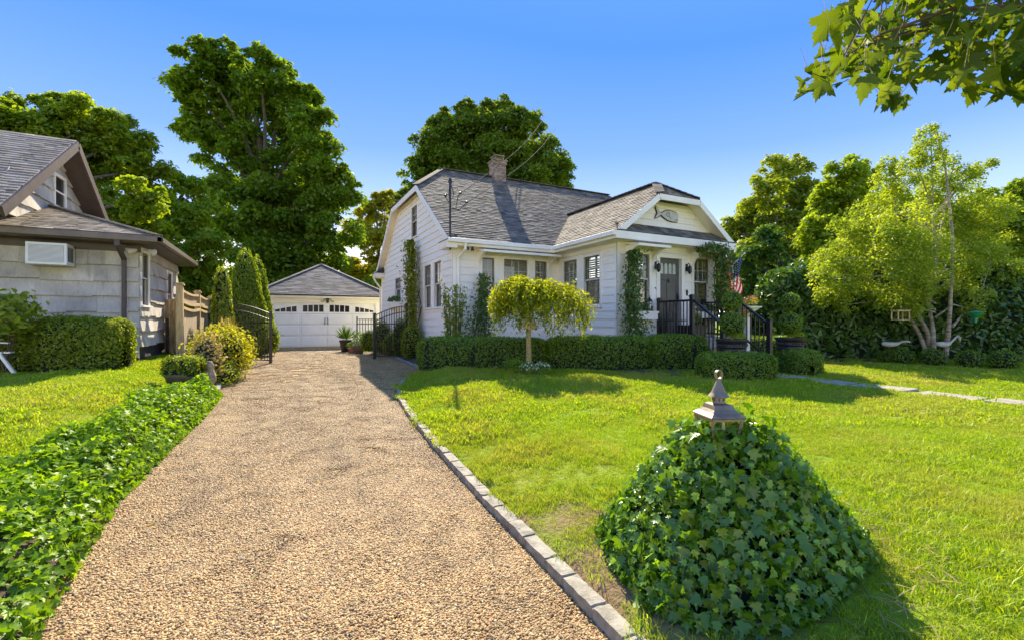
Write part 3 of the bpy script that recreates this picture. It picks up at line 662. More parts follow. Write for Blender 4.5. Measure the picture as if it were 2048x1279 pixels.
# ------------------------------------------------------------------ building helpers
class Plane:
    """a wall plane: u runs along the wall, d sticks out of it"""
    def __init__(s, o, a, nn): s.o = V3(*o); s.a = V3(*a); s.n = V3(*nn)
    def P(s, u, z, d=0): return s.o+s.a*u+s.n*d+V3(0, 0, z)
    def box(s, mb, u0, u1, z0, z1, d0, d1):
        vs = [s.P(u, z, d) for z in (z0, z1) for u, d in ((u0, d0), (u1, d0), (u1, d1), (u0, d1))]
        return mb.add(vs, [(0,3,2,1),(4,5,6,7),(0,1,5,4),(1,2,6,5),(2,3,7,6),(3,0,4,7)])
def sub_iv(u0, u1, cuts):
    iv = [(u0, u1)]
    for a, b in cuts: iv = [p for x, y in iv for p in ((x, min(y, a)), (max(x, b), y)) if p[1]-p[0] > .015]
    return iv
def siding(pl, u0, u1, z0, z1, expo, holes, lim, mat, parent, name, widths=None, t0=.03, t1=.003, wob=0, gap=.003, jag=False):
    z = z0
    while z < z1-.02:
        ze = min(z+expo, z1); cut = sorted({z, ze}|{h for a in holes for h in a[2:] if z < h < ze})
        splits = None
        if widths:
            splits = []; x = u0-R.uniform(0, widths[1])
            while x < u1: splits.append((x, R.uniform(-wob, wob), R.random())); x += R.uniform(*widths)
        for za, zb in zip(cut, cut[1:]):
            if zb-za < .012: continue
            zm = (za+zb)/2
            for a, b in sub_iv(u0, u1, [(h[0], h[1]) for h in holes if h[2] < zm < h[3]]):
                segs = [(a, b, 0, R.random())]
                if splits:
                    segs = []
                    for i, (x, w_, c_) in enumerate(splits):
                        x2 = splits[i+1][0] if i+1 < len(splits) else 1e9
                        if min(x2, b)-max(x, a) > .02: segs.append((max(x, a)+gap, min(x2, b), w_, c_))
                for a_, b_, w_, c_ in segs:
                    la, lb = lim(za) if lim else (-1e9, 1e9); lc, ld = lim(zb) if lim else (-1e9, 1e9)
                    p0, p1, p2, p3 = max(a_, la), min(b_, lb), max(a_, lc), min(b_, ld)
                    if p1-p0 < .01: continue
                    if p3 < p2: p2 = p3 = (p2+p3)/2
                    tb = t0+(t1-t0)*(za-z)/expo; tt = t0+(t1-t0)*(zb-z)/expo; dz = w_ if za == z else 0
                    mb = MB(); mb.cr = c_
                    mb.add([pl.P(p0, za+dz, 0), pl.P(p1, za+dz, 0), pl.P(p1, za+dz, tb), pl.P(p0, za+dz, tb), pl.P(p2, zb, 0), pl.P(p3, zb, 0), pl.P(p3, zb, tt), pl.P(p2, zb, tt)],
                           [(0,3,2,1),(4,5,6,7),(2,3,7,6),(3,0,4,7),(1,2,6,5)])
                    mb.build(name, mat, parent)
        z = ze
def wall_sheet(pl, u0, u1, z0, z1, holes, mat, parent, name='wall', top=None, d=-.02, th=.12):
    """structural wall behind the siding with real openings"""
    mb = MB(); us = sorted({u0, u1}|{h for a in holes for h in a[:2]}); zs = sorted({z0, z1}|{h for a in holes for h in a[2:]})
    for ua, ub in zip(us, us[1:]):
        for za, zb in zip(zs, zs[1:]):
            um, zm = (ua+ub)/2, (za+zb)/2
            if any(h[0] < um < h[1] and h[2] < zm < h[3] for h in holes): continue
            mb.add([pl.P(ua, za, d), pl.P(ub, za, d), pl.P(ub, zb, d), pl.P(ua, zb, d)], [(0, 1, 2, 3)])
    for h in holes:
        c = [(h[0], h[2]), (h[1], h[2]), (h[1], h[3]), (h[0], h[3])]
        for (a, b), (e, f) in zip(c, c[1:]+c[:1]): mb.add([pl.P(a, b, d), pl.P(e, f, d), pl.P(e, f, d-th), pl.P(a, b, d-th)], [(0, 1, 2, 3)])
    if top: mb.add([pl.P(u, z, d) for u, z in top], [tuple(range(len(top)))])
    return mb.build(name, mat, parent)
def window(pl, u0, u1, z0, z1, parent, cas=.085, sash=None, muntin=(2, 2), shutter=True, sill=True, label=None, slat=None, casmat=None, split=.5, lowmunt=False):
    """double-hung window: casing > sash, panes, muntins, shutter, sill"""
    cm = casmat or white; sm = sash or taupe
    mb = MB()
    pl.box(mb, u0-cas, u0, z0-.02, z1+cas, 0, .038); pl.box(mb, u1, u1+cas, z0-.02, z1+cas, 0, .038); pl.box(mb, u0, u1, z1, z1+cas, 0, .036)
    w = mb.build('window', cm, parent, bevel=.004)
    if label: w['label'] = label
    if sill:
        mb = MB(); pl.box(mb, u0-cas-.025, u1+cas+.025, z0-.065, z0-.021, 0, .075); mb.build('sill', cm, w, bevel=.004)
    zm = z0+(z1-z0)*split; f = .036
    mb = MB()
    for za, zb, d in ((zm, z1, -.015), (z0-.02, zm+.03, -.05)):
        pl.box(mb, u0, u0+f, za, zb, d-.028, d); pl.box(mb, u1-f, u1, za, zb, d-.028, d); pl.box(mb, u0+f, u1-f, za, za+f, d-.027, d-.001); pl.box(mb, u0+f, u1-f, zb-f, zb, d-.027, d-.001)
    mb.build('sash', sm, w)
    mb = MB(); pl.box(mb, u0+f, u1-f, zm, zm+.038, -.014, -.004); mb.build('meeting_rail', slatm, w)
    for za, zb, d in ((zm+f, z1-f, -.03), (z0-.02+f, zm, -.064)):
        mb = MB(); mb.add([pl.P(u0+f, za, d), pl.P(u1-f, za, d), pl.P(u1-f, zb, d), pl.P(u0+f, zb, d)], [(0, 1, 2, 3)]); mb.build('pane', glass, w)
    if muntin:
        mb = MB(); nx, nz = muntin
        for i in range(1, nx): u = u0+f+(u1-u0-2*f)*i/nx; pl.box(mb, u-.008, u+.008, zm+f, z1-f, -.028, -.019)
        for i in range(1, nz): z = zm+f+(z1-zm-2*f)*i/nz; pl.box(mb, u0+f, u1-f, z-.008, z+.008, -.0285, -.0195)
        mb.build('muntin', slatm, w)
    if shutter:
        mb = MB(); d = -.125; k = 2 if u1-u0 > .6 else 1
        for j in range(k):
            a = u0+(u1-u0)*j/k+.004; b = u0+(u1-u0)*(j+1)/k-.004
            pl.box(mb, a, a+.04, z0, z1, d-.02, d); pl.box(mb, b-.04, b, z0, z1, d-.02, d)
            z = z0+.05
            while z < z1-.05:
                vs = [pl.P(u, z+dz, d+dd) for u in (a+.04, b-.04) for dz, dd in ((-.012, -.036), (-.006, -.040), (.020, .010), (.014, .014))]
                mb.add(vs, [(0,1,2,3),(7,6,5,4),(0,4,5,1),(1,5,6,2),(2,6,7,3),(3,7,4,0)]); z += .062
        mb.build('shutter', slat or slatm, w)
    return w
def roof_tabs(A, B, C, D, expo=.128, wid=(.15, .26), lift=(.014, .024)):
    """shingles laid in courses over the plane A B (eave) C D (top)"""
    A, B, C, D = map(lambda p: V3(*p), (A, B, C, D)); nrm = np.cross(B-A, D-A); nrm /= np.linalg.norm(nrm)
    if nrm[2] < 0: nrm = -nrm
    e = (B-A)/np.linalg.norm(B-A); mid = (C+D)/2-A; up = mid-e*np.dot(mid, e); L = np.linalg.norm(up); k = max(1, round(L/expo)); o = []
    for i in range(k):
        t = i/k; t2 = min((i+1.1)/k, 1); l0 = A+(D-A)*t; r0 = B+(C-B)*t; l1 = A+(D-A)*t2; r1 = B+(C-B)*t2
        w0 = np.dot(r0-l0, e); x = -R.uniform(0, wid[1]); s1 = np.dot(l1-l0, e); e1 = np.dot(r1-l0, e); hp = (l1-l0)-e*s1
        while x < w0:
            w = R.uniform(*wid); a, b = max(x, 0), min(x+w-.004, w0); x += w
            if b-a < .02: continue
            a1, b1 = min(max(a, s1), e1), max(min(b, e1), s1); lf = R.uniform(*lift)
            dv_ = -hp*R.choice([0, 0, 0, .05, .1])
            p = [l0+e*a+dv_, l0+e*b+dv_, l0+hp+e*b1, l0+hp+e*a1]
            o.append((np.array([p[0]+nrm*lf, p[1]+nrm*lf, p[2]+nrm*.003, p[3]+nrm*.003, p[0]-nrm*.002, p[1]-nrm*.002]), min(1, max(0, R.gauss(.5, .26)))))
    return o
TF = [(0, 1, 2, 3), (4, 5, 1, 0), (4, 0, 3), (1, 5, 2)]
def lay_tabs(tabs, mat, parent, singles=0):
    tabs = sorted(tabs, key=lambda t: np.linalg.norm(t[0][0]-V3(0, 0, HC)))
    for v, c in tabs[:singles]:
        mb = MB(); mb.cr = c; mb.add(v, TF); mb.build('shingle', mat, parent)
    mb = MB()
    for v, c in tabs[singles:]: mb.cr = c; mb.add(v, TF)
    o = mb.build('shingles', mat, parent); o['kind'] = 'stuff'; return o
def slab(mb, pts, th):          # roof deck of given thickness below the plane
    return mb.prism([V3(*p)-V3(0, 0, th) for p in pts], (0, 0, th-.004))
def bracket(pl, u, z, out_, drop, mat, parent, w=.06, name='bracket'):
    pr = [(0, z)]; pr.append((out_, z)); pr.append((out_, z-.06))
    for t in np.linspace(0, 1, 9)[1:]:
        a = t*math.pi/2; pr.append((out_*(1-math.sin(a))+.045*math.sin(a)+.02*math.sin(t*6.28), z-.06-(drop-.06)*(1-math.cos(a))))
    pr.append((0, z-drop)); mb = MB(); mb.prism([pl.P(u-w/2, zz, d) for d, zz in pr], pl.a*w); return mb.build(name, mat, parent, bevel=.003)

# ------------------------------------------------------------------ the white cottage
H = thing('white_cottage', 'white clapboard cottage with clipped gables and grey shingled roof', 'house', (7.5, 11, .3))
GL = Plane((4.3, 0, 0), (0, -1, 0), (-1, 0, 0))           # gable end, u = -V
FR = Plane((0, 11.9, 0), (1, 0, 0), (0, -1, 0))           # main front
WL = Plane((7.7, 0, 0), (0, -1, 0), (-1, 0, 0))           # wing side
WF = Plane((0, 9.1, 0), (1, 0, 0), (0, -1, 0))            # wing front
EZ, SL, WE, WS = 3.64, .70, 3.63, .757
glw = [(-14.63, -13.9, 1.85, 3.2), (-13.57, -12.87, 1.85, 3.2), (-16.25, -15.5, 4.39, 5.45), (-18.8, -17.85, 2.2, 3.12)]
frw = [(5.16, 5.53, 1.85, 3.22), (5.84, 6.62, 1.85, 3.22), (6.88, 7.30, 1.85, 3.22)]
wlw = [(-11.53, -10.83, 1.88, 3.2), (-10.5, -9.78, 1.88, 3.2)]
wfw = [(8.08, 8.76, 1.84, 3.18), (10.44, 11.05, 1.84, 3.18)]; DOOR = (9.14, 9.95, 1.04, 3.13)
ZB = .66
def grow_h(hs, c): return [(a-c, b+c, z-.07, zz+c) for a, b, z, zz in hs]
gtop = [(-21.6, EZ), (-11.9, EZ), (-14.77, 5.86), (-18.37, 5.86)]
wall_sheet(GL, -21.6, -11.9, ZB, EZ, [h for h in glw if h[3] < EZ], whiteside, H)
mb = MB(); hh = glw[2]     # upper gable sheet round the attic window
for poly in ([(-21.5, EZ), (-11.9, EZ), (-12.95, hh[2]), (-20.3, hh[2])], [(-20.3, hh[2]), (hh[0], hh[2]), (hh[0], hh[3]), (-18.85, hh[3])], [(hh[1], hh[2]), (-12.95, hh[2]), (-14.4, hh[3]), (hh[1], hh[3])], [(-18.85, hh[3]), (-14.4, hh[3]), (-14.77, 5.86), (-18.37, 5.86)]):
    mb.add([GL.P(u, z, -.02) for u, z in poly], [tuple(range(len(poly)))])
mb.build('wall', whiteside, H)
wall_sheet(FR, 4.3, 7.7, ZB, EZ, frw, whiteside, H)
wall_sheet(WL, -11.9, -9.1, ZB, WE, wlw, whiteside, H)
wall_sheet(WF, 7.7, 11.3, ZB, WE, wfw+[DOOR], whiteside, H, top=[(7.72, WE), (11.28, WE), (10.2, 4.60), (8.8, 4.60)])
mb = MB(); mb.box((11.28, 9.12, ZB), (11.32, 12, WE)); mb.box((14.6, 11.9, ZB), (14.7, 21.5, EZ)); mb.box((11.3, 11.88, ZB), (14.7, 11.92, EZ)); mb.box((4.3, 21.5, ZB), (14.7, 21.6, EZ)); mb.build('wall', whiteside, H)
mb = MB()
for a, b in (((4.34, 11.94, 0), (14.6, 21.5, ZB)), ((7.74, 9.14, 0), (11.26, 11.9, ZB))): mb.box(a, b)
mb.build('foundation', greyfound, H)
mb = MB(); mb.box((4.6, 12.2, 1.02), (14.4, 21.3, 1.05)); mb.box((8, 9.4, 1.02), (11, 12.2, 1.045)); mb.build('floor_boards', woodm, H)
siding(GL, -21.6, -11.98, ZB, 5.84, .205, grow_h(glw, .085), lambda z: (-21.6 if z < EZ else -21.58+(z-EZ)/SL, -11.98 if z < EZ else -11.6-(z-EZ)/SL), whiteside, H, 'siding_board')
siding(FR, 4.38, 7.7, ZB, 3.5, .205, [(5.0, 7.47, 1.75, 3.36)], None, whiteside, H, 'siding_board')
siding(WL, -11.9, -9.18, ZB, 3.5, .205, [(-11.7, -9.69, 1.78, 3.3)], None, whiteside, H, 'siding_board')
siding(WF, 7.78, 11.22, ZB, 3.5, .205, [(7.99, 8.85, 1.77, 3.27), (DOOR[0]-.12, DOOR[1]+.12, ZB, 3.27), (10.35, 11.14, 1.77, 3.27)], None, whiteside, H, 'siding_shingle', widths=(.42, .62))
siding(WF, 7.9, 11.1, 3.94, 4.62, .17, [], lambda z: (7.32+(z+.10-WE)/WS, 11.68-(z+.10-WE)/WS), whiteside, H, 'siding_shingle', widths=(.30, .46))
# flat trim: corner boards, friezes, window bands
mb = MB()
GL.box(mb, -11.98, -11.88, ZB, 3.55, 0, .026); FR.box(mb, 4.274, 4.38, ZB, 3.55, 0, .026); WL.box(mb, -9.18, -9.074, ZB, 3.55, 0, .026); WF.box(mb, 7.674, 7.78, ZB, 3.55, 0, .027); WF.box(mb, 11.22, 11.326, ZB, 3.55, 0, .027); GL.box(mb, -21.6, -21.5, ZB, 3.55, 0, .026)
mb.build('corner_board', white, H, bevel=.003)
mb = MB(); FR.box(mb, 5.0, 7.47, 1.75, 1.785, 0, .07); WL.box(mb, -11.72, -9.67, 1.78, 1.812, 0, .07)
for a, b in ((5.0, 5.075), (5.615, 5.755), (6.705, 6.795), (7.385, 7.47)): FR.box(mb, a, b, 1.785, 3.36, 0, .03)
for a, b in ((-11.7, -11.615), (-10.745, -10.585), (-9.695, -9.69)): WL.box(mb, a, b, 1.812, 3.3, 0, .03)
FR.box(mb, 5.0, 7.47, 3.305, 3.36, 0, .028); mb.build('window_band', white, H, bevel=.003)
for h, lb in zip(glw, ('far window of the pair on the gable wall', 'near window of the pair on the gable wall', 'attic window in the clipped gable', 'window above the planter behind the vine')): window(GL, *h, H, label=lb)
for h, mu in zip(frw, ((2, 2), (3, 2), (2, 2))): window(FR, *h, H, muntin=mu, sill=False)
for h in wlw: window(WL, *h, H, muntin=(3, 2), sill=False)
for h in wfw: window(WF, *h, H, muntin=(3, 2))
# front door
dm = MB(); WF.box(dm, DOOR[0], DOOR[1], DOOR[2], DOOR[3], -.13, -.085); dr = dm.build('door', doorm, H, bevel=.003, label='grey panelled door with four arched lights')
mb = MB(); u0, u1, z0, z1 = DOOR
for a, b in ((u0, u0+.1), (u1-.1, u1)): WF.box(mb, a, b, z0, z1, -.085, -.07)
for a, b in ((z0, z0+.2), (z1-.58, z1-.44), (z1-.10, z1)): WF.box(mb, u0+.1, u1-.1, a, b, -.085, -.071)
WF.box(mb, (u0+u1)/2-.05, (u0+u1)/2+.05, z0+.2, z1-.58, -.085, -.071); mb.build('stile', doorm, dr, bevel=.003)
for i in range(4):
    c = u0+.17+i*(u1-u0-.34)/3; pts = [(c-.055, z1-.42), (c+.055, z1-.42), (c+.055, z1-.22)]+[(c+.055*math.cos(t), z1-.22+.09*math.sin(t)) for t in np.linspace(.3, 2.84, 6)]+[(c-.055, z1-.22)]
    mb = MB(); mb.prism([WF.P(a, b, -.085) for a, b in pts], WF.n*.008); mb.build('door_light', frost, dr)
mb = MB(); WF.box(mb, u1-.085, u1-.045, z0+.85, z0+1.15, -.07, -.05); WF.box(mb, u1-.08, u1-.05, z0+.95, z0+1.08, -.05, -.02); mb.build('handle', blackm, dr)
mb = MB(); mb.tube([WF.P((u0+u1)/2-.03, z0+1.5, -.06), WF.P((u0+u1)/2, z0+1.43, -.04), WF.P((u0+u1)/2+.03, z0+1.5, -.06)], .008, 6); mb.tube([WF.P((u0+u1)/2, z0+1.56, -.07), WF.P((u0+u1)/2, z0+1.42, -.05)], .008, 6); mb.build('knocker', blackm, dr)
mb = MB(); WF.box(mb, u0-.12, u0, z0, z1+.12, 0, .04); WF.box(mb, u1, u1+.12, z0, z1+.12, 0, .04); WF.box(mb, u0, u1, z1, z1+.12, 0, .038); WF.box(mb, u0-.02, u1+.02, z0-.04, z0, -.12, .08)
mb.build('door_casing', white, H, bevel=.004)
# roof decks, soffits, fascias
RZ = EZ+SL*(16.57-11.56); CZ = EZ+SL*(14.77-11.56); VB = 33.14-11.56
front = [(4.03, 11.56, EZ), (14.97, 11.56, EZ), (14.97, 14.77, CZ), (13.48, 16.57, RZ), (5.52, 16.57, RZ), (4.03, 14.77, CZ)]
rear = [(4.03, VB, EZ), (4.03, 18.37, CZ), (5.52, 16.57, RZ), (13.48, 16.57, RZ), (14.97, 18.37, CZ), (14.97, VB, EZ)]
hipL = [(4.03, 14.77, CZ), (5.52, 16.57, RZ), (4.03, 18.37, CZ)]; hipR = [(14.97, 18.37, CZ), (13.48, 16.57, RZ), (14.97, 14.77, CZ)]
WR = WE+WS*2.18; VJ = 11.56+(WR-EZ)/SL
wleft = [(7.32, 8.7, WE), (8.76, 8.7, WE+WS*1.44), (9.5, 9.56, WR), (9.5, VJ, WR), (7.32, 11.56, WE)]
wright = [(11.68, 11.56, WE), (9.5, VJ, WR), (9.5, 9.56, WR), (10.24, 8.7, WE+WS*1.44), (11.68, 8.7, WE)]
wfront = [(8.76, 8.7, WE+WS*1.44), (10.24, 8.7, WE+WS*1.44), (9.5, 9.56, WR)]
mb = MB()
for pts in (front, rear, hipL, hipR, wleft, wright, wfront): slab(mb, pts, .05)
rf = mb.build('roof', deckm, H)
mb = MB()
for pts in (front, rear, hipL, hipR, wleft, wright, wfront):
    mb.prism([V3(*p)-V3(0, 0, .11) for p in pts], (0, 0, .056))
mb.build('soffit', offwhite, H)
mb = MB()                 # eave soffit boxes, fascia and rake boards
mb.box((4.06, 11.6, EZ-.19), (7.34, 11.9, EZ-.165)); mb.box((7.36, 8.74, WE-.19), (7.7, 11.6, WE-.163)); mb.box((7.7, 8.74, WE-.19), (11.3, 9.1, WE-.161)); mb.box((11.3, 8.74, WE-.19), (11.66, 11.6, WE-.163))
mb.build('soffit', offwhite, H)
mb = MB()
mb.box((4.0, 11.54, EZ-.19), (7.33, 11.575, EZ-.02)); mb.box((7.30, 8.69, WE-.19), (7.335, 11.55, WE-.02)); mb.box((7.30, 8.665, WE-.19), (11.70, 8.69, WE+.0)); mb.box((11.665, 8.69, WE-.19), (11.70, 11.5, WE-.02))
for a, b in ((front[0], front[5]), (rear[0], rear[1]), (hipL[0], hipL[2])): mb.bar(V3(*a)-V3(0, 0, .10), V3(*b)-V3(0, 0, .10), .03, .17)
for a, b in ((wleft[0], wleft[1]), (wright[4], wright[3]), (wfront[0], wfront[1])): mb.bar(V3(*a)-V3(0, 0, .09), V3(*b)-V3(0, 0, .09), .03, .15)
mb.build('fascia', white, H, bevel=.003)
# eave returns on the gable end
mb = MB(); mb.box((3.98, 11.52, EZ-.26), (4.28, 12.15, EZ-.06)); mb.box((3.9, 21.0, EZ-.26), (4.28, 21.75, EZ-.08)); mb.build('eave_return', white, H, bevel=.004)
mb = MB(); mb.add([(3.95, 11.5, EZ-.055), (4.28, 11.5, EZ-.055), (4.28, 12.2, EZ-.055), (3.95, 12.2, EZ-.055), (4.28, 11.6, EZ+.12), (4.28, 12.1, EZ+.12)], [(0, 1, 2, 3), (0, 3, 5, 4), (0, 4, 1), (3, 2, 5)])
mb.add([(3.87, 20.95, EZ-.07), (4.28, 20.95, EZ-.07), (4.28, 21.8, EZ-.07), (3.87, 21.8, EZ-.07), (4.28, 21.1, EZ+.2), (4.28, 21.7, EZ+.2)], [(0, 1, 2, 3), (0, 3, 5, 4), (0, 4, 1), (3, 2, 5)]); mb.build('return_roof', deckm, H)
# pent roof across the wing front
pent = [(7.33, 8.68, WE+.02), (11.67, 8.68, WE+.02), (11.4, 9.1, WE+.33), (7.6, 9.1, WE+.33)]
mb = MB(); slab(mb, pent, .04); pr_ = mb.build('pent_roof', deckm, H); lay_tabs(roof_tabs(*pent, expo=.13), roofm, pr_)
tabs = roof_tabs(front[0], front[1], front[2], front[5])+roof_tabs(front[5], front[2], front[3], front[4])+roof_tabs(hipL[2], hipL[0], hipL[1], hipL[1])
tabs += roof_tabs(wleft[4], wleft[0], (8.76, 8.7, WE+WS*1.44), (8.76, 11.56+(8.76-7.32)*WS/SL, WE+WS*1.44))+roof_tabs((8.76, 11.56+1.44*WS/SL, WE+WS*1.44), wleft[1], wleft[2], wleft[3])
tabs += roof_tabs(wfront[0], wfront[1], wfront[2], wfront[2])+roof_tabs(rear[5], rear[0], rear[1], rear[4])
lay_tabs(tabs, roofm, rf, 290)
mb = MB()
for a, b in ((hipL[1], front[3]), (hipL[0], hipL[1]), (hipL[2], hipL[1]), (wleft[2], wleft[3]), (wfront[0], wfront[2]), (wfront[1], wfront[2])):
    a, b = V3(*a), V3(*b); k = int(np.linalg.norm(b-a)/.16)
    for i in range(k):
        mb.cr = R.uniform(.25, .8); s, e = a+(b-a)*i/k, a+(b-a)*(i+1.15)/k; mb.bar(s+V3(0, 0, .032), e+V3(0, 0, .018), .24, .022)
o = mb.build('ridge_caps', roofm, rf); o['kind'] = 'stuff'
# gutters and downspouts
mb = MB()
mb.box((4.0, 11.43, EZ-.12), (7.22, 11.538, EZ-.012)); mb.box((7.20, 8.66, WE-.12), (7.298, 11.43, WE-.012)); gt = mb.build('gutter', white, H, bevel=.012)
for pts in ([(4.5, 11.48, EZ-.1), (4.5, 11.5, EZ-.28), (4.42, 11.84, EZ-.5), (4.42, 11.84, .75)], [(3.88, 21.5, EZ-.2), (4.0, 21.5, EZ-.45), (4.2, 21.52, EZ-.7), (4.24, 21.52, .5)]):
    mb = MB(); mb.tube(pts, .042, 8); mb.build('downspout', white, H, smooth=True)
# floodlights under the corner eave
mb = MB(); 
for q in ((4.75, 11.62, 3.40), (4.62, 11.66, 3.42)): mb.lathe([(.02, .07), (.03, .02), (.055, -.05), (.05, -.055)], q, 10)
mb.build('floodlight', brownm, H, smooth=True)
# window hoods with scroll brackets
def hood(pl, u0, u1, z, dep, name='window_hood'):
    mb = MB(); vs = [pl.P(u, zz, d) for u in (u0, u1) for zz, d in ((z, 0), (z-.12, dep), (z-.05, dep), (z+.05, 0))]
    mb.add(vs, [(3,2,1,0),(4,5,6,7),(0,1,5,4),(1,2,6,5),(2,3,7,6),(3,0,4,7)]); hd = mb.build(name, white, H, bevel=.004)
    for u in (u0+.08, u1-.08): bracket(pl, u, z-.045, dep*.9, .5, white, hd, .075)
    mb = MB(); pl.box(mb, u0-.02, u1+.02, z-.115, z-.05, dep, dep+.03); mb.build('front_board', white, hd, bevel=.004)
hood(FR, 4.98, 7.45, 3.42, .55); hood(WF, 7.92, 8.96, 3.40, .55); hood(WF, 10.3, 11.22, 3.40, .55)
# chimney
cc = V3(7.83, 16.5, 0); ch = MB(); ch.box((7.60, 16.27, 6.6), (8.06, 16.73, 7.72)); chim = ch.build('chimney', brickmort, H)
for i in range(14):
    z = 6.72+i*.073; dd = .028 if i >= 12 else 0
    for sx, ax in ((0, 0), (0, 1), (1, 0), (1, 1)):
        x = -.25-dd+(.1 if (i+ax) % 2 else 0)
        while x < .25+dd-.03:
            a, b = x, min(x+.2, .25+dd); x += .21
            mb = MB(); mb.cr = R.random()
            d0, d1 = (.225+dd, .255+dd)
            if ax == 0: y0, y1 = sorted(((1 if sx else -1)*d0, (1 if sx else -1)*d1)); mb.box((cc[0]+a, cc[1]+y0, z), (cc[0]+b, cc[1]+y1, z+.063))
            else: y0, y1 = sorted(((1 if sx else -1)*d0, (1 if sx else -1)*d1)); mb.box((cc[0]+y0, cc[1]+a, z), (cc[0]+y1, cc[1]+b, z+.063))
            if sx == 0: mb.build('brick', brickm, chim)
mb = MB(); mb.box((7.52, 16.19, 7.735), (8.14, 16.81, 7.79)); 
for sx in (-1, 1):
    for sy in (-1, 1): mb.box((cc[0]+sx*.17-.02, cc[1]+sy*.17-.02, 7.79), (cc[0]+sx*.17+.02, cc[1]+sy*.17+.02, 7.95))
mb.box((7.6, 16.27, 7.95), (8.06, 16.73, 7.985)); mb.build('chimney_cap', statm, chim, bevel=.005)
# service mast with insulators
ms = thing('service_mast', 'dark electric service mast rising from the front left corner of the cottage roof', 'mast', (4.12, 11.66, EZ))
mb = MB(); mb.tube([(4.12, 11.66, EZ-.3), (4.12, 11.66, 5.15)], .03, 8); mb.build('pole', gatem, ms)
mb = MB(); mb.lathe([(.05, 0), (.055, .05), (.035, .12), (.02, .15)], (4.12, 11.66, 5.12), 10); mb.build('weather_head', gatem, ms, smooth=True)
mb = MB(); MA = V3(4.12, 11.66, 0)
for pts in ([(-.02, 0, 5.1), (-.05, -.04, 4.8), (-.02, -.02, 4.55)], [(.02, 0, 5.1), (.08, -.05, 4.85), (.06, -.03, 4.7)], [(.0, -.02, 4.5), (.12, -.1, 4.42), (.18, -.12, 4.75), (.24, -.12, 4.85)], [(.03, 0, 4.45), (.22, -.1, 4.40), (.42, -.12, 4.62)], [(-.03, 0, 4.6), (-.12, -.03, 4.68), (-.14, -.03, 4.75)]):
    mb.tube([MA+V3(*p) for p in pts], .011, 6)
mb.build('cable', gatem, ms)
for q in ((.24, -.12, 4.85), (.43, -.12, 4.63), (-.14, -.03, 4.76)):
    mb = MB(); sphgrid(MA+V3(*q), (.04, .04, .04), mb, 8, 0); mb.build('insulator', gatem, ms, smooth=True)
for lab, s, e in (('upper tan power wire running from the mast up past the chimney', MA+V3(.26, -.12, 4.86), pz(1092, 230, 40)), ('lower tan power wire crossing the roof slope right of the chimney', MA+V3(.45, -.12, 4.63), pz(1112, 255, 40))):
    s = V3(*s); mb = MB(); pts = [s+(e-s)*t-V3(0, 0, .5*math.sin(math.pi*t)) for t in np.linspace(0, 1, 14)]; mb.tube(pts, [.010+.012*t for t in np.linspace(0, 1, 14)], 5)
    o = mb.build('power_wire', wirem); tag(o, lab, 'wire')
# whale sign
wz, wu = 4.28, 9.36
wh = thing('whale_sign', 'carved whale board hung on the wing gable', 'sign', WF.P(wu, wz, .03))
wpts0 = [(-.44, -.13), (-.355, .02), (-.42, .19), (-.37, .215), (-.27, .085), (-.20, .045), (-.06, .125), (.08, .15), (.25, .135), (.38, .11), (.425, .06), (.43, -.10), (.37, -.105), (.415, -.13), (.40, -.165), (.20, -.175), (.02, -.15), (-.11, -.09), (-.21, -.03), (-.29, -.085), (-.36, -.125)]
def inset(pts, k):
    n_ = len(pts); o = []
    for i in range(n_):
        p_, q_, r_ = (np.array(pts[j % n_]) for j in (i-1, i, i+1)); e1 = (q_-p_)/np.linalg.norm(q_-p_); e2 = (r_-q_)/np.linalg.norm(r_-q_); nn_ = np.array([-e1[1]-e2[1], e1[0]+e2[0]]); nn_ /= max(.9, np.linalg.norm(nn_)); o.append(tuple(q_+nn_*k))
    return o
mb = MB(); mb.prism([WF.P(wu+a, wz+b, .03) for a, b in wpts0], WF.n*.02); mb.build('outline', whaledark, wh)
mb = MB(); mb.prism([WF.P(wu+a, wz+b, .05) for a, b in inset(wpts0, -.022)], WF.n*.012); mb.build('body', whalem, wh)
mb = MB()
for seg in ([(.02, .06), (-.02, .03), (.0, -.02), (.05, -.05)], [(.02, .06), (.09, .07), (.10, .03), (.07, .0), (.11, -.06)], [(.13, -.06), (.13, -.09)], [(.30, -.105), (.40, -.095)]):
    mb.tube([WF.P(wu+a, wz+b, .062) for a, b in seg], .009, 5)
mb.build('fin_marks', whaledark, wh)
# wall lanterns, bell, boxes
for u, lb in ((8.98, 'black wall lantern on the left of the cottage door'), (10.14, 'black wall lantern on the right of the cottage door')):
    t = thing('wall_lantern', lb, 'lantern', WF.P(u, 2.85, .05), 'lanterns beside the front door')
    mb = MB(); WF.box(mb, u-.03, u+.03, 2.80, 3.0, .02, .045); mb.tube([WF.P(u, 2.95, .04), WF.P(u, 3.02, .1), WF.P(u, 2.98, .15), WF.P(u, 2.93, .14)], .009, 6); mb.build('bracket', blackm, t)
    mb = MB(); mb.lathe([(.012, .12), (.05, .07), (.055, .05), (.055, -.06), (.035, -.10), (.01, -.13)], WF.P(u, 2.84, .14), 8); mb.build('lamp_body', blackm, t)
t = thing('doorbell', 'small black doorbell plate right of the cottage door', 'doorbell', WF.P(10.16, 2.2, .03)); mb = MB(); WF.box(mb, 10.13, 10.19, 2.12, 2.28, .015, .04); mb.build('plate', blackm, t, bevel=.005); mb = MB(); WF.box(mb, 10.15, 10.17, 2.18, 2.21, .04, .046); mb.build('button', taupe, t)
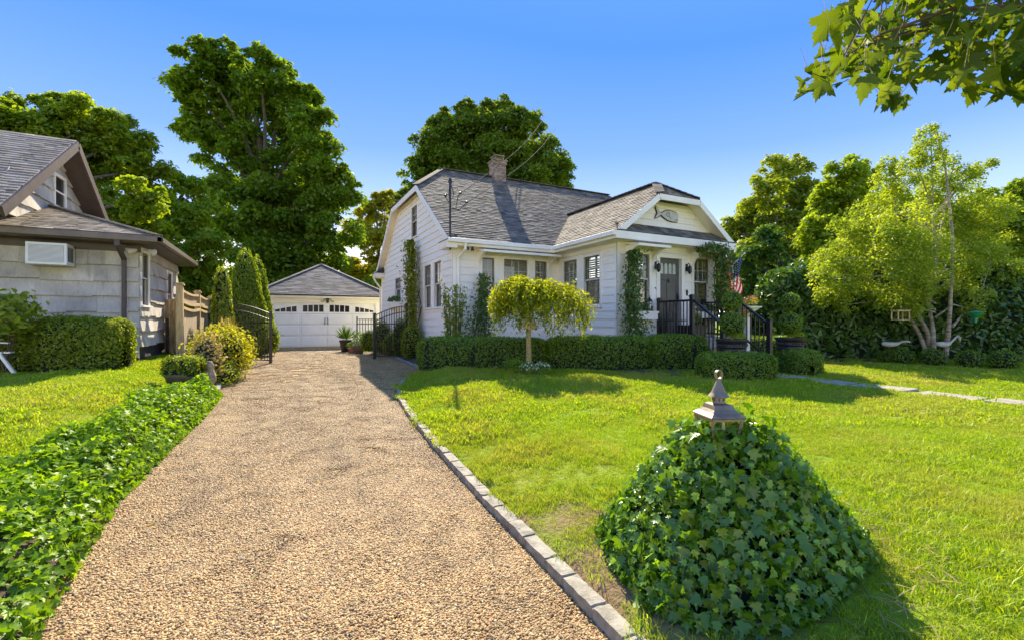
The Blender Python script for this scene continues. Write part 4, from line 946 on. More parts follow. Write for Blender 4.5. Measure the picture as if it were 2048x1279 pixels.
def wbox(pl, u0, u1, z0, z1, dep, m_=None):
    mb = MB(); pl.box(mb, u0, u1, z0, z1, .03, dep); b = mb.build('window_box', m_ or white, H, bevel=.008)
    mb = MB(); pl.box(mb, u0-.02, u1+.02, z1-.05, z1+.006, .03, dep+.02); mb.build('rim', m_ or white, b, bevel=.004)
    for u in (u0+.12, u1-.12): bracket(pl, u, z0, dep*.8, .22, white, b, .04)
wbox(WF, 8.02, 8.80, 1.46, 1.67, .30); wbox(WF, 10.38, 11.12, 1.46, 1.67, .30); wbox(GL, -18.95, -17.7, 1.93, 2.12, .32)
# porch, steps, railings
z0 = 1.0
mb = MB(); mb.box((9.0, 7.9, .25), (10.78, 9.08, .95)); pc = mb.build('porch', brickmort, H)
mb = MB(); mb.box((8.97, 7.86, .95), (10.81, 9.07, 1.0)); mb.build('porch_deck', slabm, pc, bevel=.008)
for i in range(3):
    zt = .84-.17*i; v0 = 7.86-.30*(i+1)
    mb = MB(); mb.box((9.12, v0+.03, .2), (10.62, 7.86-.30*i, zt-.045)); st = mb.build('step', brickmort, H)
    x = 9.125
    while x < 10.6:
        mb = MB(); mb.cr = R.random(); mb.box((x, v0+.015, zt-.145), (min(x+.2, 10.62), v0+.05, zt-.055)); mb.build('brick', brickm, st); x += .21
    mb = MB(); mb.box((9.10, v0-.01, zt-.045), (10.64, 7.86-.30*i-.002, zt)); mb.build('tread', slabm, st, bevel=.008)
for i in range(7):
    for j in range(6):
        mb = MB(); mb.cr = R.random(); v0 = 7.95+j*.19+(.09 if i % 2 else 0); mb.box((8.985, v0, .3+i*.09), (9.0, min(v0+.18, 9.05), .38+i*.09)); mb.build('brick', brickm, pc)
RL = thing('porch_railing', 'black porch and step railing in front of the grey door', 'railing', (9.9, 7.8, .3))
def post(u, v, za, zb):
    mb = MB(); mb.box((u-.05, v-.05, za), (u+.05, v+.05, zb)); mb.box((u-.06, v-.06, zb), (u+.06, v+.06, zb+.03)); mb.box((u-.045, v-.045, zb+.03), (u+.045, v+.045, zb+.055)); mb.build('post', blackm, RL, bevel=.004)
bal = MB(); bal.box((-.011, -.011, 0), (.011, .011, 1)); balm = bal.mesh('baluster', blackm)
def railing(p, q, hb, ht, dz0, dz1):
    p = V3(*p); q = V3(*q)
    mb = MB(); mb.bar(p+V3(0, 0, ht), q+V3(0, 0, ht), .06, .05); mb.build('top_rail', blackm, RL, bevel=.004)
    mb = MB(); mb.bar(p+V3(0, 0, hb), q+V3(0, 0, hb), .04, .04); mb.build('bottom_rail', blackm, RL)
    k = int(np.linalg.norm((q-p)[:2])/.105)
    for i in range(1, k):
        w = p+(q-p)*i/k; o = link('baluster', balm, RL, w+V3(0, 0, hb)-org(RL)); o.scale = (1, 1, ht-hb)
for u in (9.05, 10.73):
    post(u, 9.0, 1.0, 1.98); post(u, 7.92, .4, 2.02); post(u, 7.05, .28, 1.42)
    railing((u, 8.95, 1.0), (u, 7.97, 1.0), .08, .93, 0, 0); railing((u, 7.88, 1.0), (u, 7.09, .42), .10, .94, 0, 0)
# ------------------------------------------------------------------ garage
GV_ = 25.0; GA = thing('garage', 'white double garage with grey hipped roof at the end of the drive', 'garage', (2.2, 26, .1))
GF = Plane((0, GV_, 0), (1, 0, 0), (0, -1, 0)); gx0, gx1 = -.83, 5.25; dx0, dx1, dz0, dz1 = -.24, 4.62, .11, 2.30
mb = MB(); GF.box(mb, gx0, dx0, .05, 2.62, -.15, 0); GF.box(mb, dx1, gx1, .05, 2.62, -.15, 0); GF.box(mb, dx0, dx1, dz1, 2.62, -.15, 0); mb.box((gx0, GV_, .05), (gx0+.15, GV_+6, 2.62)); mb.box((gx1-.15, GV_, .05), (gx1, GV_+6, 2.62)); mb.box((gx0, GV_+5.9, .05), (gx1, GV_+6, 2.62)); mb.build('wall', whiteside, GA)
mb = MB(); GF.box(mb, gx0-.01, gx0+.11, .08, 2.6, 0, .03); GF.box(mb, dx0-.12, dx0, .08, dz1+.12, 0, .035); GF.box(mb, dx1, dx1+.12, .08, dz1+.12, 0, .035); GF.box(mb, dx0, dx1, dz1, dz1+.12, 0, .034); mb.build('trim', white, GA, bevel=.004)
siding(GF, gx0+.11, dx0-.12, .1, 2.55, .2, [], None, whiteside, GA, 'siding_board'); siding(GF, gx0+.11, gx1, dz1+.12, 2.6, .17, [], None, whiteside, GA, 'siding_board')
mb = MB(); GF.box(mb, dx0, dx1, dz0, dz1, -.10, -.055); gd = mb.build('garage_door', white, GA)
secs = np.linspace(dz0+.01, dz1, 5); cols = np.linspace(dx0, dx1, 9)
for j in range(4):
    for i in range(4):
        if j == 3: continue
        a, b = cols[2*i]+.06, cols[2*i+2]-.06; za, zb = secs[j]+.05, secs[j+1]-.05
        mb = MB(); GF.box(mb, a, b, za, zb, -.055, -.032); pn = mb.build('panel', white, gd, bevel=.010)
for z in secs[1:4]:
    mb = MB(); GF.box(mb, dx0, dx1, z-.006, z+.006, -.056, -.0545); mb.build('joint', acgrille, gd)
mid = (dx0+dx1)/2
def arch(u): return secs[3]+.46-.30*(abs(u-mid)/(dx1-mid))**2.4
for xa, xb in ((549, 594), (605, 648), (658.5, 699.5), (710, 748)):
    ua, ub = uV(xa, GV_), uV(xb, GV_); w = (ub-ua)/4; zl = secs[3]+.10
    mb = MB(); prof = [GF.P(ua-.05, zl-.05, -.055), GF.P(ub+.05, zl-.05, -.055)]+[GF.P(u, arch(u)+.05, -.055) for u in np.linspace(ub+.05, ua-.05, 9)]; mb.prism(prof, GF.n*.012); mb.build('window_frame', white, gd)
    for i in range(4):
        a, b = ua+i*w+.02, ua+(i+1)*w-.02; mb = MB(); mb.prism([GF.P(a, zl, -.044), GF.P(b, zl, -.044), GF.P(b, arch(b), -.044), GF.P((a+b)/2, arch((a+b)/2), -.044), GF.P(a, arch(a), -.044)], GF.n*.004); mb.build('pane', darkglass, gd)
for z in (1.92-.25, .72):
    for u, s in ((dx0+.03, 1), (dx1-.03, -1)):
        mb = MB(); mb.add([GF.P(u, z-.03, -.04), GF.P(u+s*.5, z-.008, -.04), GF.P(u+s*.5, z+.008, -.04), GF.P(u, z+.03, -.04), GF.P(u, z-.03, -.05), GF.P(u+s*.5, z-.008, -.05), GF.P(u+s*.5, z+.008, -.05), GF.P(u, z+.03, -.05)], [(0,1,2,3),(7,6,5,4),(0,4,5,1),(1,5,6,2),(2,6,7,3),(3,7,4,0)]); mb.build('strap_hinge', blackm, gd)
for u in (mid-.07, mid+.07):
    mb = MB(); mb.tube([GF.P(u, 1.25, -.04), GF.P(u, 1.27, .0), GF.P(u, 1.52, .0), GF.P(u, 1.54, -.04)], .016, 6); GF.box(mb, u-.025, u+.025, 1.21, 1.29, -.05, -.035); GF.box(mb, u-.025, u+.025, 1.5, 1.58, -.05, -.035); mb.build('handle', blackm, gd)
ap = (2.2, 28.2, 4.62); ez = 2.70; ge = [(gx0-.3, GV_-.3, ez), (gx1+.3, GV_-.3, ez), (gx1+.3, GV_+6.3, ez), (gx0-.3, GV_+6.3, ez)]
gp = [[ge[i], ge[(i+1) % 4], ap] for i in range(4)]
mb = MB()
for t3 in gp: slab(mb, t3, .05)
gr = mb.build('roof', deckm, GA); tabs = []
for t3 in gp: tabs += roof_tabs(t3[0], t3[1], t3[2], t3[2], expo=.16, wid=(.28, .45))
lay_tabs(tabs, garroof, gr)
mb = MB()
for i in range(4):
    a, b = V3(*ge[i]), V3(*ap); k = 24
    for q in range(k): mb.cr = R.uniform(.3, .8); s, e = a+(b-a)*q/k, a+(b-a)*(q+1.15)/k; mb.bar(s+V3(0, 0, .03), e+V3(0, 0, .018), .24, .02)
o = mb.build('hip_caps', garroof, gr); o['kind'] = 'stuff'
mb = MB(); mb.box((gx0-.29, GV_-.29, ez-.16), (gx1+.29, GV_-.26, ez-.02)); mb.box((gx0-.29, GV_-.26, ez-.16), (gx0-.26, GV_+6.2, ez-.02)); mb.box((gx0-.26, GV_-.26, ez-.15), (gx1+.26, GV_+.02, ez-.12)); mb.build('fascia', white, GA, bevel=.003)
mb = MB(); mb.box((gx0-.3, GV_-.36, ez-.06), (gx1+.3, GV_-.292, ez+.004)); mb.build('drip_edge', deckm, GA)
u = uV(655, GV_); t = thing('coach_lamp', 'black scrolled coach lamp above the garage door', 'lamp', GF.P(u, 2.45, .05))
mb = MB(); mb.lathe([(.02, .16), (.07, .10), (.08, .08), (.065, -.08), (.03, -.12)], GF.P(u, 2.42, .12), 8); mb.build('lamp_body', blackm, t)
for s in (-1, 1):
    mb = MB(); mb.tube([GF.P(u+s*.04, 2.5, .08), GF.P(u+s*.12, 2.52, .07), GF.P(u+s*.18, 2.45, .06), GF.P(u+s*.24, 2.36, .06), GF.P(u+s*.3, 2.38, .06), GF.P(u+s*.28, 2.42, .06)], .013, 6); mb.build('scroll', blackm, t)
# ------------------------------------------------------------------ neighbour's grey shingled house
NH = thing('grey_house', 'weathered grey shingled house with brown eaves on the left', 'house', (-4.5, 13, .4))
NF = Plane((0, 12.8, 0), (1, 0, 0), (0, -1, 0)); NS = Plane((-2.75, 0, 0), (0, 1, 0), (1, 0, 0)); NG = Plane((-4.9, 0, 0), (0, 1, 0), (1, 0, 0))
NE = 3.22; VF = 17.0
nsw = [(vU(279.5, -2.75)+.05, vU(295, -2.75), 1.80, 2.98), (vU(333, -2.75), vU(342, -2.75), 1.55, 2.75)]
wall_sheet(NF, -9, -2.75, .3, NE, [], cedar, NH); wall_sheet(NS, 12.8, VF, .3, NE, nsw, cedar, NH); mb = MB(); mb.box((-9, VF, .3), (-2.75, VF+.1, NE)); mb.box((-8.9, 13, .3), (-5, 18.2, 3.5)); mb.build('wall', cedar, NH)
mb = MB(); NS.box(mb, 12.82, VF-.02, 0, .86, -.1, -.012); NF.box(mb, -9, -2.78, 0, .7, -.1, -.012); mb.build('foundation', greyfound, NH)
siding(NF, -7.6, -2.75, .62, NE-.02, .335, [(uV(70, 12.8)-.02, uV(150, 12.8)+.02, 2.55, 3.03)], None, cedar, NH, 'wall_shingle', widths=(.24, .52), t0=.055, t1=.003, wob=.022, gap=.002)
siding(NS, 12.8, VF, .86, NE-.02, .335, grow_h(nsw, .07), None, cedar, NH, 'wall_shingle', widths=(.24, .5), t0=.055, t1=.003, wob=.022, gap=.002)
for h in nsw: window(NS, *h, NH, cas=.07, muntin=None, shutter=False, sash=taupe)
mb = MB(); NS.box(mb, 12.9, VF-.1, 1.5, 3.05, -.25, -.2); mb.build('dark_backing', darkglass, NH)  # near-black sheet behind the panes, the unlit room put into its colour
# upper gable, main roof
rk = lambda V: 5.9-abs(V-15.0)*.68
wall_sheet(NG, 14.0, 16.9, 3.3, 4.2, [], cedar, NH, top=[(12.6, 4.18), (17.4, 4.18), (15, 5.8)])
gw = [(15.05, 15.62, 4.28, 5.0)]
siding(NG, 12.3, 17.6, 3.6, 5.75, .335, grow_h(gw, .07), lambda z: (15-(5.85-z)/.68, 15+(5.85-z)/.68), cedar, NH, 'wall_shingle', widths=(.3, .55), t0=.05, t1=.003, wob=.02, gap=.002)
mb = MB(); NG.box(mb, 15.05, 15.62, 4.28, 5.0, .0, .012); mb.build('attic_pane', darkglass, NH)
mb = MB()
for a in ((14.98, 15.05, 4.22, 5.07), (15.62, 15.69, 4.22, 5.07)): NG.box(mb, *a, .0, .05)
NG.box(mb, 15.05, 15.62, 5.0, 5.07, 0, .049); NG.box(mb, 15.05, 15.62, 4.22, 4.28, 0, .049); NG.box(mb, 15.05, 15.62, 4.62, 4.66, .01, .03); mb.build('attic_window', white, NH, bevel=.003)
mf = [(-12, 11.5, 5.9-3.5*.68), (-4.45, 11.5, 5.9-3.5*.68), (-4.45, 15, 5.9), (-12, 15, 5.9)]; mr = [(-4.45, 18.2, 5.9-3.2*.68), (-12, 18.2, 5.9-3.2*.68), (-12, 15, 5.9), (-4.45, 15, 5.9)]
mb = MB(); slab(mb, mf, .07); slab(mb, mr, .07); nr = mb.build('main_roof', brownm, NH); lay_tabs(roof_tabs(*mf, expo=.14)+roof_tabs(*mr, expo=.14), neighroof, nr)
mb = MB()
for a, b in ((mf[1], mf[2]), (mr[0], mr[3])): mb.bar(V3(*a)-V3(-.02, 0, .12), V3(*b)-V3(-.02, 0, .12), .05, .2)
mb.prism([V3(*p)-V3(0, 0, .16) for p in ((-4.9, 11.6, mf[0][2]), (-4.45, 11.6, mf[0][2]), (-4.45, 15, 5.9), (-4.9, 15, 5.9))], (0, 0, .07)); mb.prism([V3(*p)-V3(0, 0, .16) for p in ((-4.9, 18.1, mr[0][2]), (-4.45, 18.1, mr[0][2]), (-4.45, 15, 5.9), (-4.9, 15, 5.9))], (0, 0, .07)); mb.build('rake_board', brownm, NH)
# lower hipped roof
ue, ve, ax = -2.33, 12.3, V3(-4.95, 14.95, 4.22)
lf = [(-4.5, ve, NE+.05), (ue, ve, NE+.05), tuple(ax), tuple(ax)]; lr = [(ue, ve, NE+.05), (ue, VF+.2, NE+.05), (-4.95, VF+.2, 4.22), tuple(ax)]
lf2 = [(-9, ve, NE+.05), (-4.5, ve, NE+.05), (-4.95, 14.95, 4.22), (-9, 14.95, 4.22)]
mb = MB(); slab(mb, [lf[0], lf[1], lf[2]], .06); slab(mb, lr, .06); slab(mb, lf2, .06); lrf = mb.build('lower_roof', brownm, NH)
lay_tabs(roof_tabs(*lf, expo=.14)+roof_tabs(*lr, expo=.14)+roof_tabs(*lf2, expo=.14), neighroof, lrf)
mb = MB()
a, b = V3(ue, ve, NE+.05), ax
for q in range(22): mb.cr = R.uniform(.3, .8); s, e = a+(b-a)*q/22, a+(b-a)*(q+1.15)/22; mb.bar(s+V3(0, 0, .03), e+V3(0, 0, .018), .22, .02)
o = mb.build('hip_caps', neighroof, lrf); o['kind'] = 'stuff'
mb = MB(); mb.box((-9, ve, NE-.12), (-2.75, 12.8, NE-.09)); mb.box((-2.75, ve, NE-.12), (ue, VF+.2, NE-.09)); mb.box((-9, 12.74, NE-.27), (-2.72, 12.8, NE-.12)); mb.box((ue-.02, ve+.02, NE-.1), (ue+.02, VF+.2, NE+.02)); mb.build('soffit', brownm, NH)
mb = MB(); mb.box((-9, ve-.1, NE-.10), (ue+.1, ve-.005, NE+.02)); mb.box((ue+.005, ve-.1, NE-.098), (ue+.1, VF+.2, NE+.018)); mb.build('gutter', gutbrown, NH, bevel=.012)
ud = uV(249, 12.75); mb = MB(); mb.bar((ud, ve-.05, NE-.08), (ud, ve-.05, NE-.22), .07, .09); mb.bar((ud, ve-.05, NE-.2), (ud, 12.72, NE-.45), .07, .09); mb.bar((ud, 12.72, NE-.42), (ud, 12.72, .4), .07, .09, up=(0, 1, 0)); mb.build('downspout', brownm, NH)
fl_ = NS.P(12.86, 3.02, .06); t = thing('floodlight', 'twin cream floodlights on the corner of the grey house', 'floodlight', fl_)
mb = MB(); mb.lathe([(.045, -.02), (.045, .02)], fl_, 10); mb.build('mount', lightpot, t)
for s in (-1, 1):
    c = fl_+V3(.1*s, -.12, -.03); mb = MB(); mb.tube([c, c+V3(.04*s, -.05, -.02), c+V3(.14*s, -.10, -.05)], [.03, .05, .075], 12); mb.tube([fl_, c], .015, 6); mb.build('lamp_head', lightpot, t, smooth=True)
ua, ub = uV(70, 12.8), uV(150, 12.8); AC = thing('window_air_conditioner', 'white air conditioner box sticking out of the grey house wall', 'air conditioner', NF.P((ua+ub)/2, 2.55, 0))
mb = MB(); NF.box(mb, ua, ub, 2.56, 3.0, -.05, .42); mb.build('case', acm, AC, bevel=.01)
mb = MB(); NF.box(mb, ua+.05, ub-.05, 2.61, 2.95, .42, .428); gl_ = mb.build('grille', acgrille, AC)
mb = MB()
for i in range(14): NF.box(mb, ua+.05, ub-.05, 2.618+i*.0235, 2.630+i*.0235, .428, .436)
o = mb.build('fins', acm, gl_); o['kind'] = 'stuff'
for i in range(4):
    mb = MB(); mb.box((ub+.001, 12.44+i*.07, 2.63), (ub+.004, 12.485+i*.07, 2.93)); mb.build('side_vent', blackm, AC)
# ------------------------------------------------------------------ wooden fence
FU = -2.28; FN = thing('wooden_fence', 'tan wooden privacy fence beside the grey house', 'fence', (FU, 17, .4))
fp = [14.5, 17.45, 20.6, 23.5]
for i, v in enumerate(fp):
    zt = 2.34-.03*i; mb = MB(); mb.box((FU-.075, v-.075, .2), (FU+.075, v+.075, zt)); pst = mb.build('post', woodm, FN, bevel=.006)
    mb = MB(); mb.box((FU-.10, v-.10, zt), (FU+.10, v+.10, zt+.045)); mb.box((FU-.07, v-.07, zt+.045), (FU+.07, v+.07, zt+.075)); mb.build('post_cap', woodm, pst, bevel=.006)
for a, b in zip(fp, fp[1:]):
    n_ = 20
    dip = lambda t: -.05*math.sin(math.pi*t)
    for z_, th, o_ in ((2.22, .06, .0), (1.93, .075, .02), (1.77, .075, .02)):
        for s, e in zip(np.linspace(0, 1, 9), np.linspace(0, 1, 9)[1:]):
            pass
        mb = MB()
        pts = [(FU+.035+o_, a+.075+(b-a-.15)*t, z_+dip(t)) for t in np.linspace(0, 1, 9)]
        for p_, q_ in zip(pts, pts[1:]): mb.bar(p_, q_, .05, th)
        mb.build('rail', woodm, FN)
    for i in range(n_):
        v0 = a+.075+(b-a-.15)*i/n_; t = (i+.5)/n_; mb = MB(); mb.box((FU-.012, v0+.003, .3), (FU+.012, v0+(b-a-.15)/n_-.003, 1.74+dip(t))); mb.build('board', woodgrey, FN)
        mb = MB(); mb.box((FU-.008, v0+.02, 1.95+dip(t)), (FU+.008, v0+(b-a-.15)/n_-.02, 2.21+dip(t))); mb.build('slat', woodgrey, FN)
SG = thing('side_gate', 'tan board gate between the grey house and the fence post', 'gate', (-2.5, 15.2, .4))
for i in range(4): mb = MB(); mb.box((-2.72+i*.10, 15.2, .35), (-2.625+i*.10, 15.23, 2.0+.02*i)); mb.build('board', woodm, SG)
mb = MB(); mb.box((-2.72, 15.16, 1.6), (-2.33, 15.198, 1.7)); mb.build('rail', woodm, SG)
mb = MB(); mb.box((-2.68, 15.1, .3), (-2.62, 15.158, 1.5)); mb.build('gate_post', blackm, SG)
# ------------------------------------------------------------------ iron gates
pick = MB(); pick.box((-.010, -.010, 0), (.010, .010, 1)); pickm = pick.mesh('picket', gatem)
def iron_gate(name, label, free, hinge, zf, zh, grp, n_=13):
    a, b = V3(*free), V3(*hinge); z0 = float(drive_z(a[0], a[1])); t = thing(name, label, 'gate', (*((a+b)/2)[:2], z0), grp)
    for p_, zt, w in ((a, zf, .09), (b, zh+.02, .08)):
        mb = MB(); mb.box((p_[0]-w/2, p_[1]-w/2, z0-.02), (p_[0]+w/2, p_[1]+w/2, zt)); mb.box((p_[0]-w*.6, p_[1]-w*.6, zt), (p_[0]+w*.6, p_[1]+w*.6, zt+.025)); mb.build('post', gatem, t, bevel=.004)
    arc = lambda s: zf-.06+(zh-zf)*math.sin(s*math.pi/2)
    for off, nm in ((0, 'top_rail'), (-.20, 'arched_rail')):
        mb = MB(); pts = [(*(a+(b-a)*s)[:2], arc(s)+off) for s in np.linspace(0, 1, 15)]
        for p_, q_ in zip(pts, pts[1:]): mb.bar(p_, q_, .035, .03)
        mb.build(nm, gatem, t)
    for z, nm in ((z0+.10, 'bottom_rail'), (zf-.34, 'middle_rail')):
        mb = MB(); mb.bar((a[0], a[1], z), (b[0], b[1], z), .03, .035); mb.build(nm, gatem, t)
    for i in range(1, n_):
        s = i/n_; p_ = a+(b-a)*s; o = link('picket', pickm, t, V3(p_[0], p_[1], z0+.10)-org(t)); o.scale = (1, 1, arc(s)-z0-.10)
    return t
iron_gate('iron_gate', 'open black iron gate leaf on the left of the drive', (-.21, 16.1, 0), (-1.33, 17.3, 0), 1.70, 2.02, 'driveway gate leaves')
iron_gate('iron_gate', 'open black iron gate leaf beside the white gable wall', (2.93, 16.0, 0), (3.92, 15.55, 0), 1.66, 1.98, 'driveway gate leaves')
t = thing('iron_fence', 'short black iron fence panel in front of the garage', 'fence', (3.4, 20.5, .1)); a, b = V3(uV(714, 20.5), 20.5, 0), V3(4.2, 20.5, 0)
for i in range(11):
    p_ = a+(b-a)*i/10; o = link('picket', pickm, t, V3(p_[0], p_[1], .1)-org(t)); o.scale = (1.2, 1.2, 1.4) if i else (2.5, 2.5, 1.5)
for z in (.25, 1.28, 1.48): mb = MB(); mb.bar((a[0], a[1], z), (b[0], b[1], z), .03, .03); mb.build('rail', gatem, t)
# ------------------------------------------------------------------ porch furniture, urns
UP = [(.14, 0), (.15, .03), (.10, .06), (.085, .12), (.12, .15), (.10, .18), (.17, .24), (.245, .34), (.27, .42), (.255, .46), (.285, .50), (.275, .56), (.30, .60), (.315, .63), (.315, .655), (.27, .66), (.26, .62)]
def topiary_urn(u, v, label, lab2):
    z = float(lawn_z(u, v))
    t = thing('garden_urn', label, 'urn', (u, v, z), 'urns at the foot of the steps'); mb = MB(); mb.box((u-.18, v-.18, z-.02), (u+.18, v+.18, z+.10)); mb.build('plinth', urnm, t, bevel=.008)
    mb = MB(); mb.lathe([(r, q+.10) for r, q in UP], (u, v, z), 48, -.05, (6, 8)); mb.build('bowl', urnm, t, smooth=True)
    mb = MB()
    for i in range(26): a = i*6.283/26; sphgrid((u+.287*math.cos(a), v+.287*math.sin(a), z+.64), (.022, .022, .03), mb, 6, 0)
    o = mb.build('beading', urnm, t); o['kind'] = 'stuff'
    mb = MB(); mb.lathe([(.25, 0), (.25, .01)], (u, v, z+.735), 20); mb.build('soil', soilm, t)
    p = thing('topiary', lab2, 'topiary', (u, v, z+.73), 'double ball topiaries'); mb = MB(); mb.tube([(u, v, z+.7), (u+.01, v, z+1.3), (u, v, z+1.62)], .018, 6); mb.build('stem', stemm, p)
    for zz, rr, nn in ((1.08, .235, 1500), (1.56, .195, 1100)):
        c = (u, v, z+zz); P, d = ball_leaves(c, (rr, rr, rr), nn, .04); leaves('foliage_ball', P, d+rng.normal(size=d.shape)*.6, rng.normal(size=d.shape)+d*.4, .042*rng.uniform(.7, 1.3, len(P)), T_LEAF, L_box, p)
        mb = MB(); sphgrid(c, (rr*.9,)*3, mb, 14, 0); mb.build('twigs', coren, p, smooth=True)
    P, d = ball_leaves((u+.1, v-.05, z+.80), (.16, .14, .10), 260, .15, -.2); leaves('underplanting', P, d+rng.normal(size=d.shape)*.5, rng.normal(size=d.shape), .05*rng.uniform(.7, 1.3, len(P)), T_OVAL, L_lime, p)
topiary_urn(8.52, 6.42, 'black fluted urn behind the low hedge left of the path', 'double ball boxwood topiary in the urn by the step railing')
topiary_urn(10.3, 6.27, 'black fluted urn on the right of the path', 'double ball boxwood topiary in the urn right of the path')
t = thing('porch_planter', 'square black planter box on the porch beside the grey door', 'planter', (9.55, 8.35, 1.0)); mb = MB(); mb.box((9.3, 8.1, 1.0), (9.78, 8.6, 1.28)); mb.build('box', blackm, t, bevel=.01); mb = MB(); mb.box((9.27, 8.07, 1.28), (9.81, 8.63, 1.32)); mb.build('rim', blackm, t, bevel=.006)
shrub('boxwood_ball', 'small round boxwood in the black porch planter', 'shrub', (9.62, 8.3, 1.46), (.14, .14, .17), L_lime, 500, .045)
t = thing('iron_chair', 'black scrolled iron chair standing on the porch before the door', 'chair', (9.4, 8.72, 1.0))
for u in (9.22, 9.6):
    for v in (8.68, 8.95): mb = MB(); mb.tube([(u, v, 1.0), (u, v, 1.42)], .012, 6); mb.build('leg', blackm, t)
mb = MB(); mb.box((9.18, 8.62, 1.42), (9.64, 8.98, 1.445)); mb.build('seat', blackm, t, bevel=.006)
mb = MB(); mb.tube([(9.2, 8.97, 1.44), (9.18, 8.98, 1.75), (9.25, 8.98, 1.92), (9.41, 8.98, 1.98), (9.57, 8.98, 1.92), (9.64, 8.98, 1.75), (9.62, 8.97, 1.44)], .012, 6)
for x in np.linspace(9.26, 9.56, 5): mb.tube([(x, 8.98, 1.45), (x+.03, 8.98, 1.6), (x-.03, 8.98, 1.72), (x, 8.98, 1.9)], .007, 5)
mb.build('backrest', blackm, t)
t = thing('side_table', 'small black table at the right end of the porch', 'table', (10.5, 8.5, 1.0)); mb = MB(); mb.box((10.22, 8.3, 1.46), (10.66, 8.75, 1.5)); mb.build('table_top', blackm, t, bevel=.005)
for x in (10.26, 10.62):
    for y in (8.34, 8.71): mb = MB(); mb.tube([(x, y, 1.0), (x, y, 1.46)], .014, 6); mb.build('leg', blackm, t)
t = thing('flower_stand', 'cream post with a small shelf of flowers right of the porch', 'stand', (11.25, 8.05, .3)); mb = MB(); mb.box((11.18, 7.98, .28), (11.32, 8.12, 1.78)); mb.build('post', offwhite, t, bevel=.006)
mb = MB(); mb.prism([(10.98, 7.86, 1.78), (11.58, 7.86, 1.78), (11.5, 7.95, 1.68), (11.06, 7.95, 1.68)], (0, .4, 0)); mb.box((10.95, 7.83, 1.78), (11.61, 8.28, 1.815)); mb.build('shelf', offwhite, t, bevel=.004)
def flowers(name, label, c, r, petal, leafm, nf, nl, fs=.07, ls=.06, low=-.3, z0=None):
    t = thing(name, label, 'flowers', (c[0], c[1], c[2]-r[2])); P, d = ball_leaves(c, r, nl, .18, low)
    leaves('foliage', P, d+rng.normal(size=d.shape)*.8, rng.normal(size=d.shape), ls*rng.uniform(.7, 1.3, len(P)), T_OVAL, leafm, t)
    P, d = ball_leaves(c, [x*1.06 for x in r], nf, .1, low+.15); leaves('blossom', P, d+rng.normal(size=d.shape)*.4+V3(-.2, -.5, .2), rng.normal(size=d.shape), fs*rng.uniform(.7, 1.3, len(P)), T_FLOWER, petal, t); return t
flowers('potted_flowers', 'pink flowers on the cream stand by the flag', (11.38, 8.02, 1.93), (.20, .18, .14), L_pink, L_lime, 46, 160)
flowers('potted_flowers', 'yellow and red flowers hanging at the porch corner', (11.05, 7.95, 1.70), (.16, .15, .17), L_orange, L_gold, 26, 170, low=-1)
flowers('box_flowers', 'pink flowers and greenery in the window box left of the door', (8.35, 8.93, 1.72), (.38, .12, .12), L_pink, L_rose, 20, 420, .055, .06, -.1)
flowers('box_flowers', 'pink flowers in the window box under the vine right of the door', (10.75, 8.93, 1.72), (.36, .12, .14), L_pink, L_rose, 24, 420, .06, .06, -.1)
flowers('box_flowers', 'green foliage in the planter box on the gable wall', (4.12, 18.3, 2.22), (.16, .62, .14), L_white, L_rose, 3, 420, .05, .09, -.1)
t = thing('candle_lantern', 'black candle lantern standing on the window box', 'lantern', (8.56, 8.88, 1.68)); mb = MB(); lc = V3(8.56, 8.86, 1.68)
mb.lathe([(.085, 0), (.085, .03)], lc, 8); mb.lathe([(.09, .24), (.05, .31), (.02, .33), (.02, .36)], lc, 8)
for i in range(8): a = i*.785; mb.tube([lc+V3(.08*math.cos(a), .08*math.sin(a), .02), lc+V3(.08*math.cos(a), .08*math.sin(a), .25)], .008, 4)
mb.build('cage', blackm, t); mb = MB(); mb.lathe([(.035, .03), (.035, .14)], lc, 10); mb.build('candle', white, t)
mb = MB(); mb.tube([lc+V3(.03*math.cos(a), 0, .38+.03*math.sin(a)) for a in np.linspace(0, 6.28, 9)], .005, 4); mb.build('ring', blackm, t)
# flag
fg = thing('flag', 'American flag hanging from a short pole at the right corner of the cottage', 'flag', (11.3, 9.0, 2.9))
p0, p1 = V3(11.32, 9.08, 2.55), V3(11.42, 8.22, 3.28); mb = MB(); mb.tube([p0, p1], .014, 8); sphgrid(p1, (.03, .03, .03), mb, 8, 0); mb.build('pole', white, fg, smooth=True)
nx, nz = 30, 20; vs = []; uvs = []; fs = []
for j in range(nz):
    for i in range(nx):
        s, h = i/(nx-1), j/(nz-1)          # s along the fly, h along the hoist
        base = p1+(p0-p1)*(h*.62+.04); gather = 1-.72*s**.7
        x = base[0]+(p1[0]+.0-base[0])*(1-gather)*.8+.05*math.sin(s*9+h*6)*s; y = base[1]+(8.42-base[1])*(1-gather)+.06*math.sin(h*11+s*5)*min(1, s*2)
        vs.append((x, y, base[2]-.02-s*1.05+.12*h*s)); uvs.append((s, 1-h))
for j in range(nz-1):
    for i in range(nx-1): fs.append((j*nx+i, j*nx+i+1, (j+1)*nx+i+1, (j+1)*nx+i))
mb = MB(); mb.add(vs, fs); m, n, l = nt('flag_cloth'); p = n.new('ShaderNodeBsdfPrincipled'); p.inputs['Roughness'].default_value = .8
uvn = n.new('ShaderNodeUVMap'); sx = n.new('ShaderNodeSeparateXYZ'); l.new(uvn.outputs[0], sx.inputs[0]); X, Y = sx.outputs[0], sx.outputs[1]
stripe = mth(n, l, 'LESS_THAN', mth(n, l, 'FRACT', mth(n, l, 'MULTIPLY', Y, 6.5)), .5)
cst = mixc(n, l, stripe, (.72, .70, .66), (.52, .02, .03))
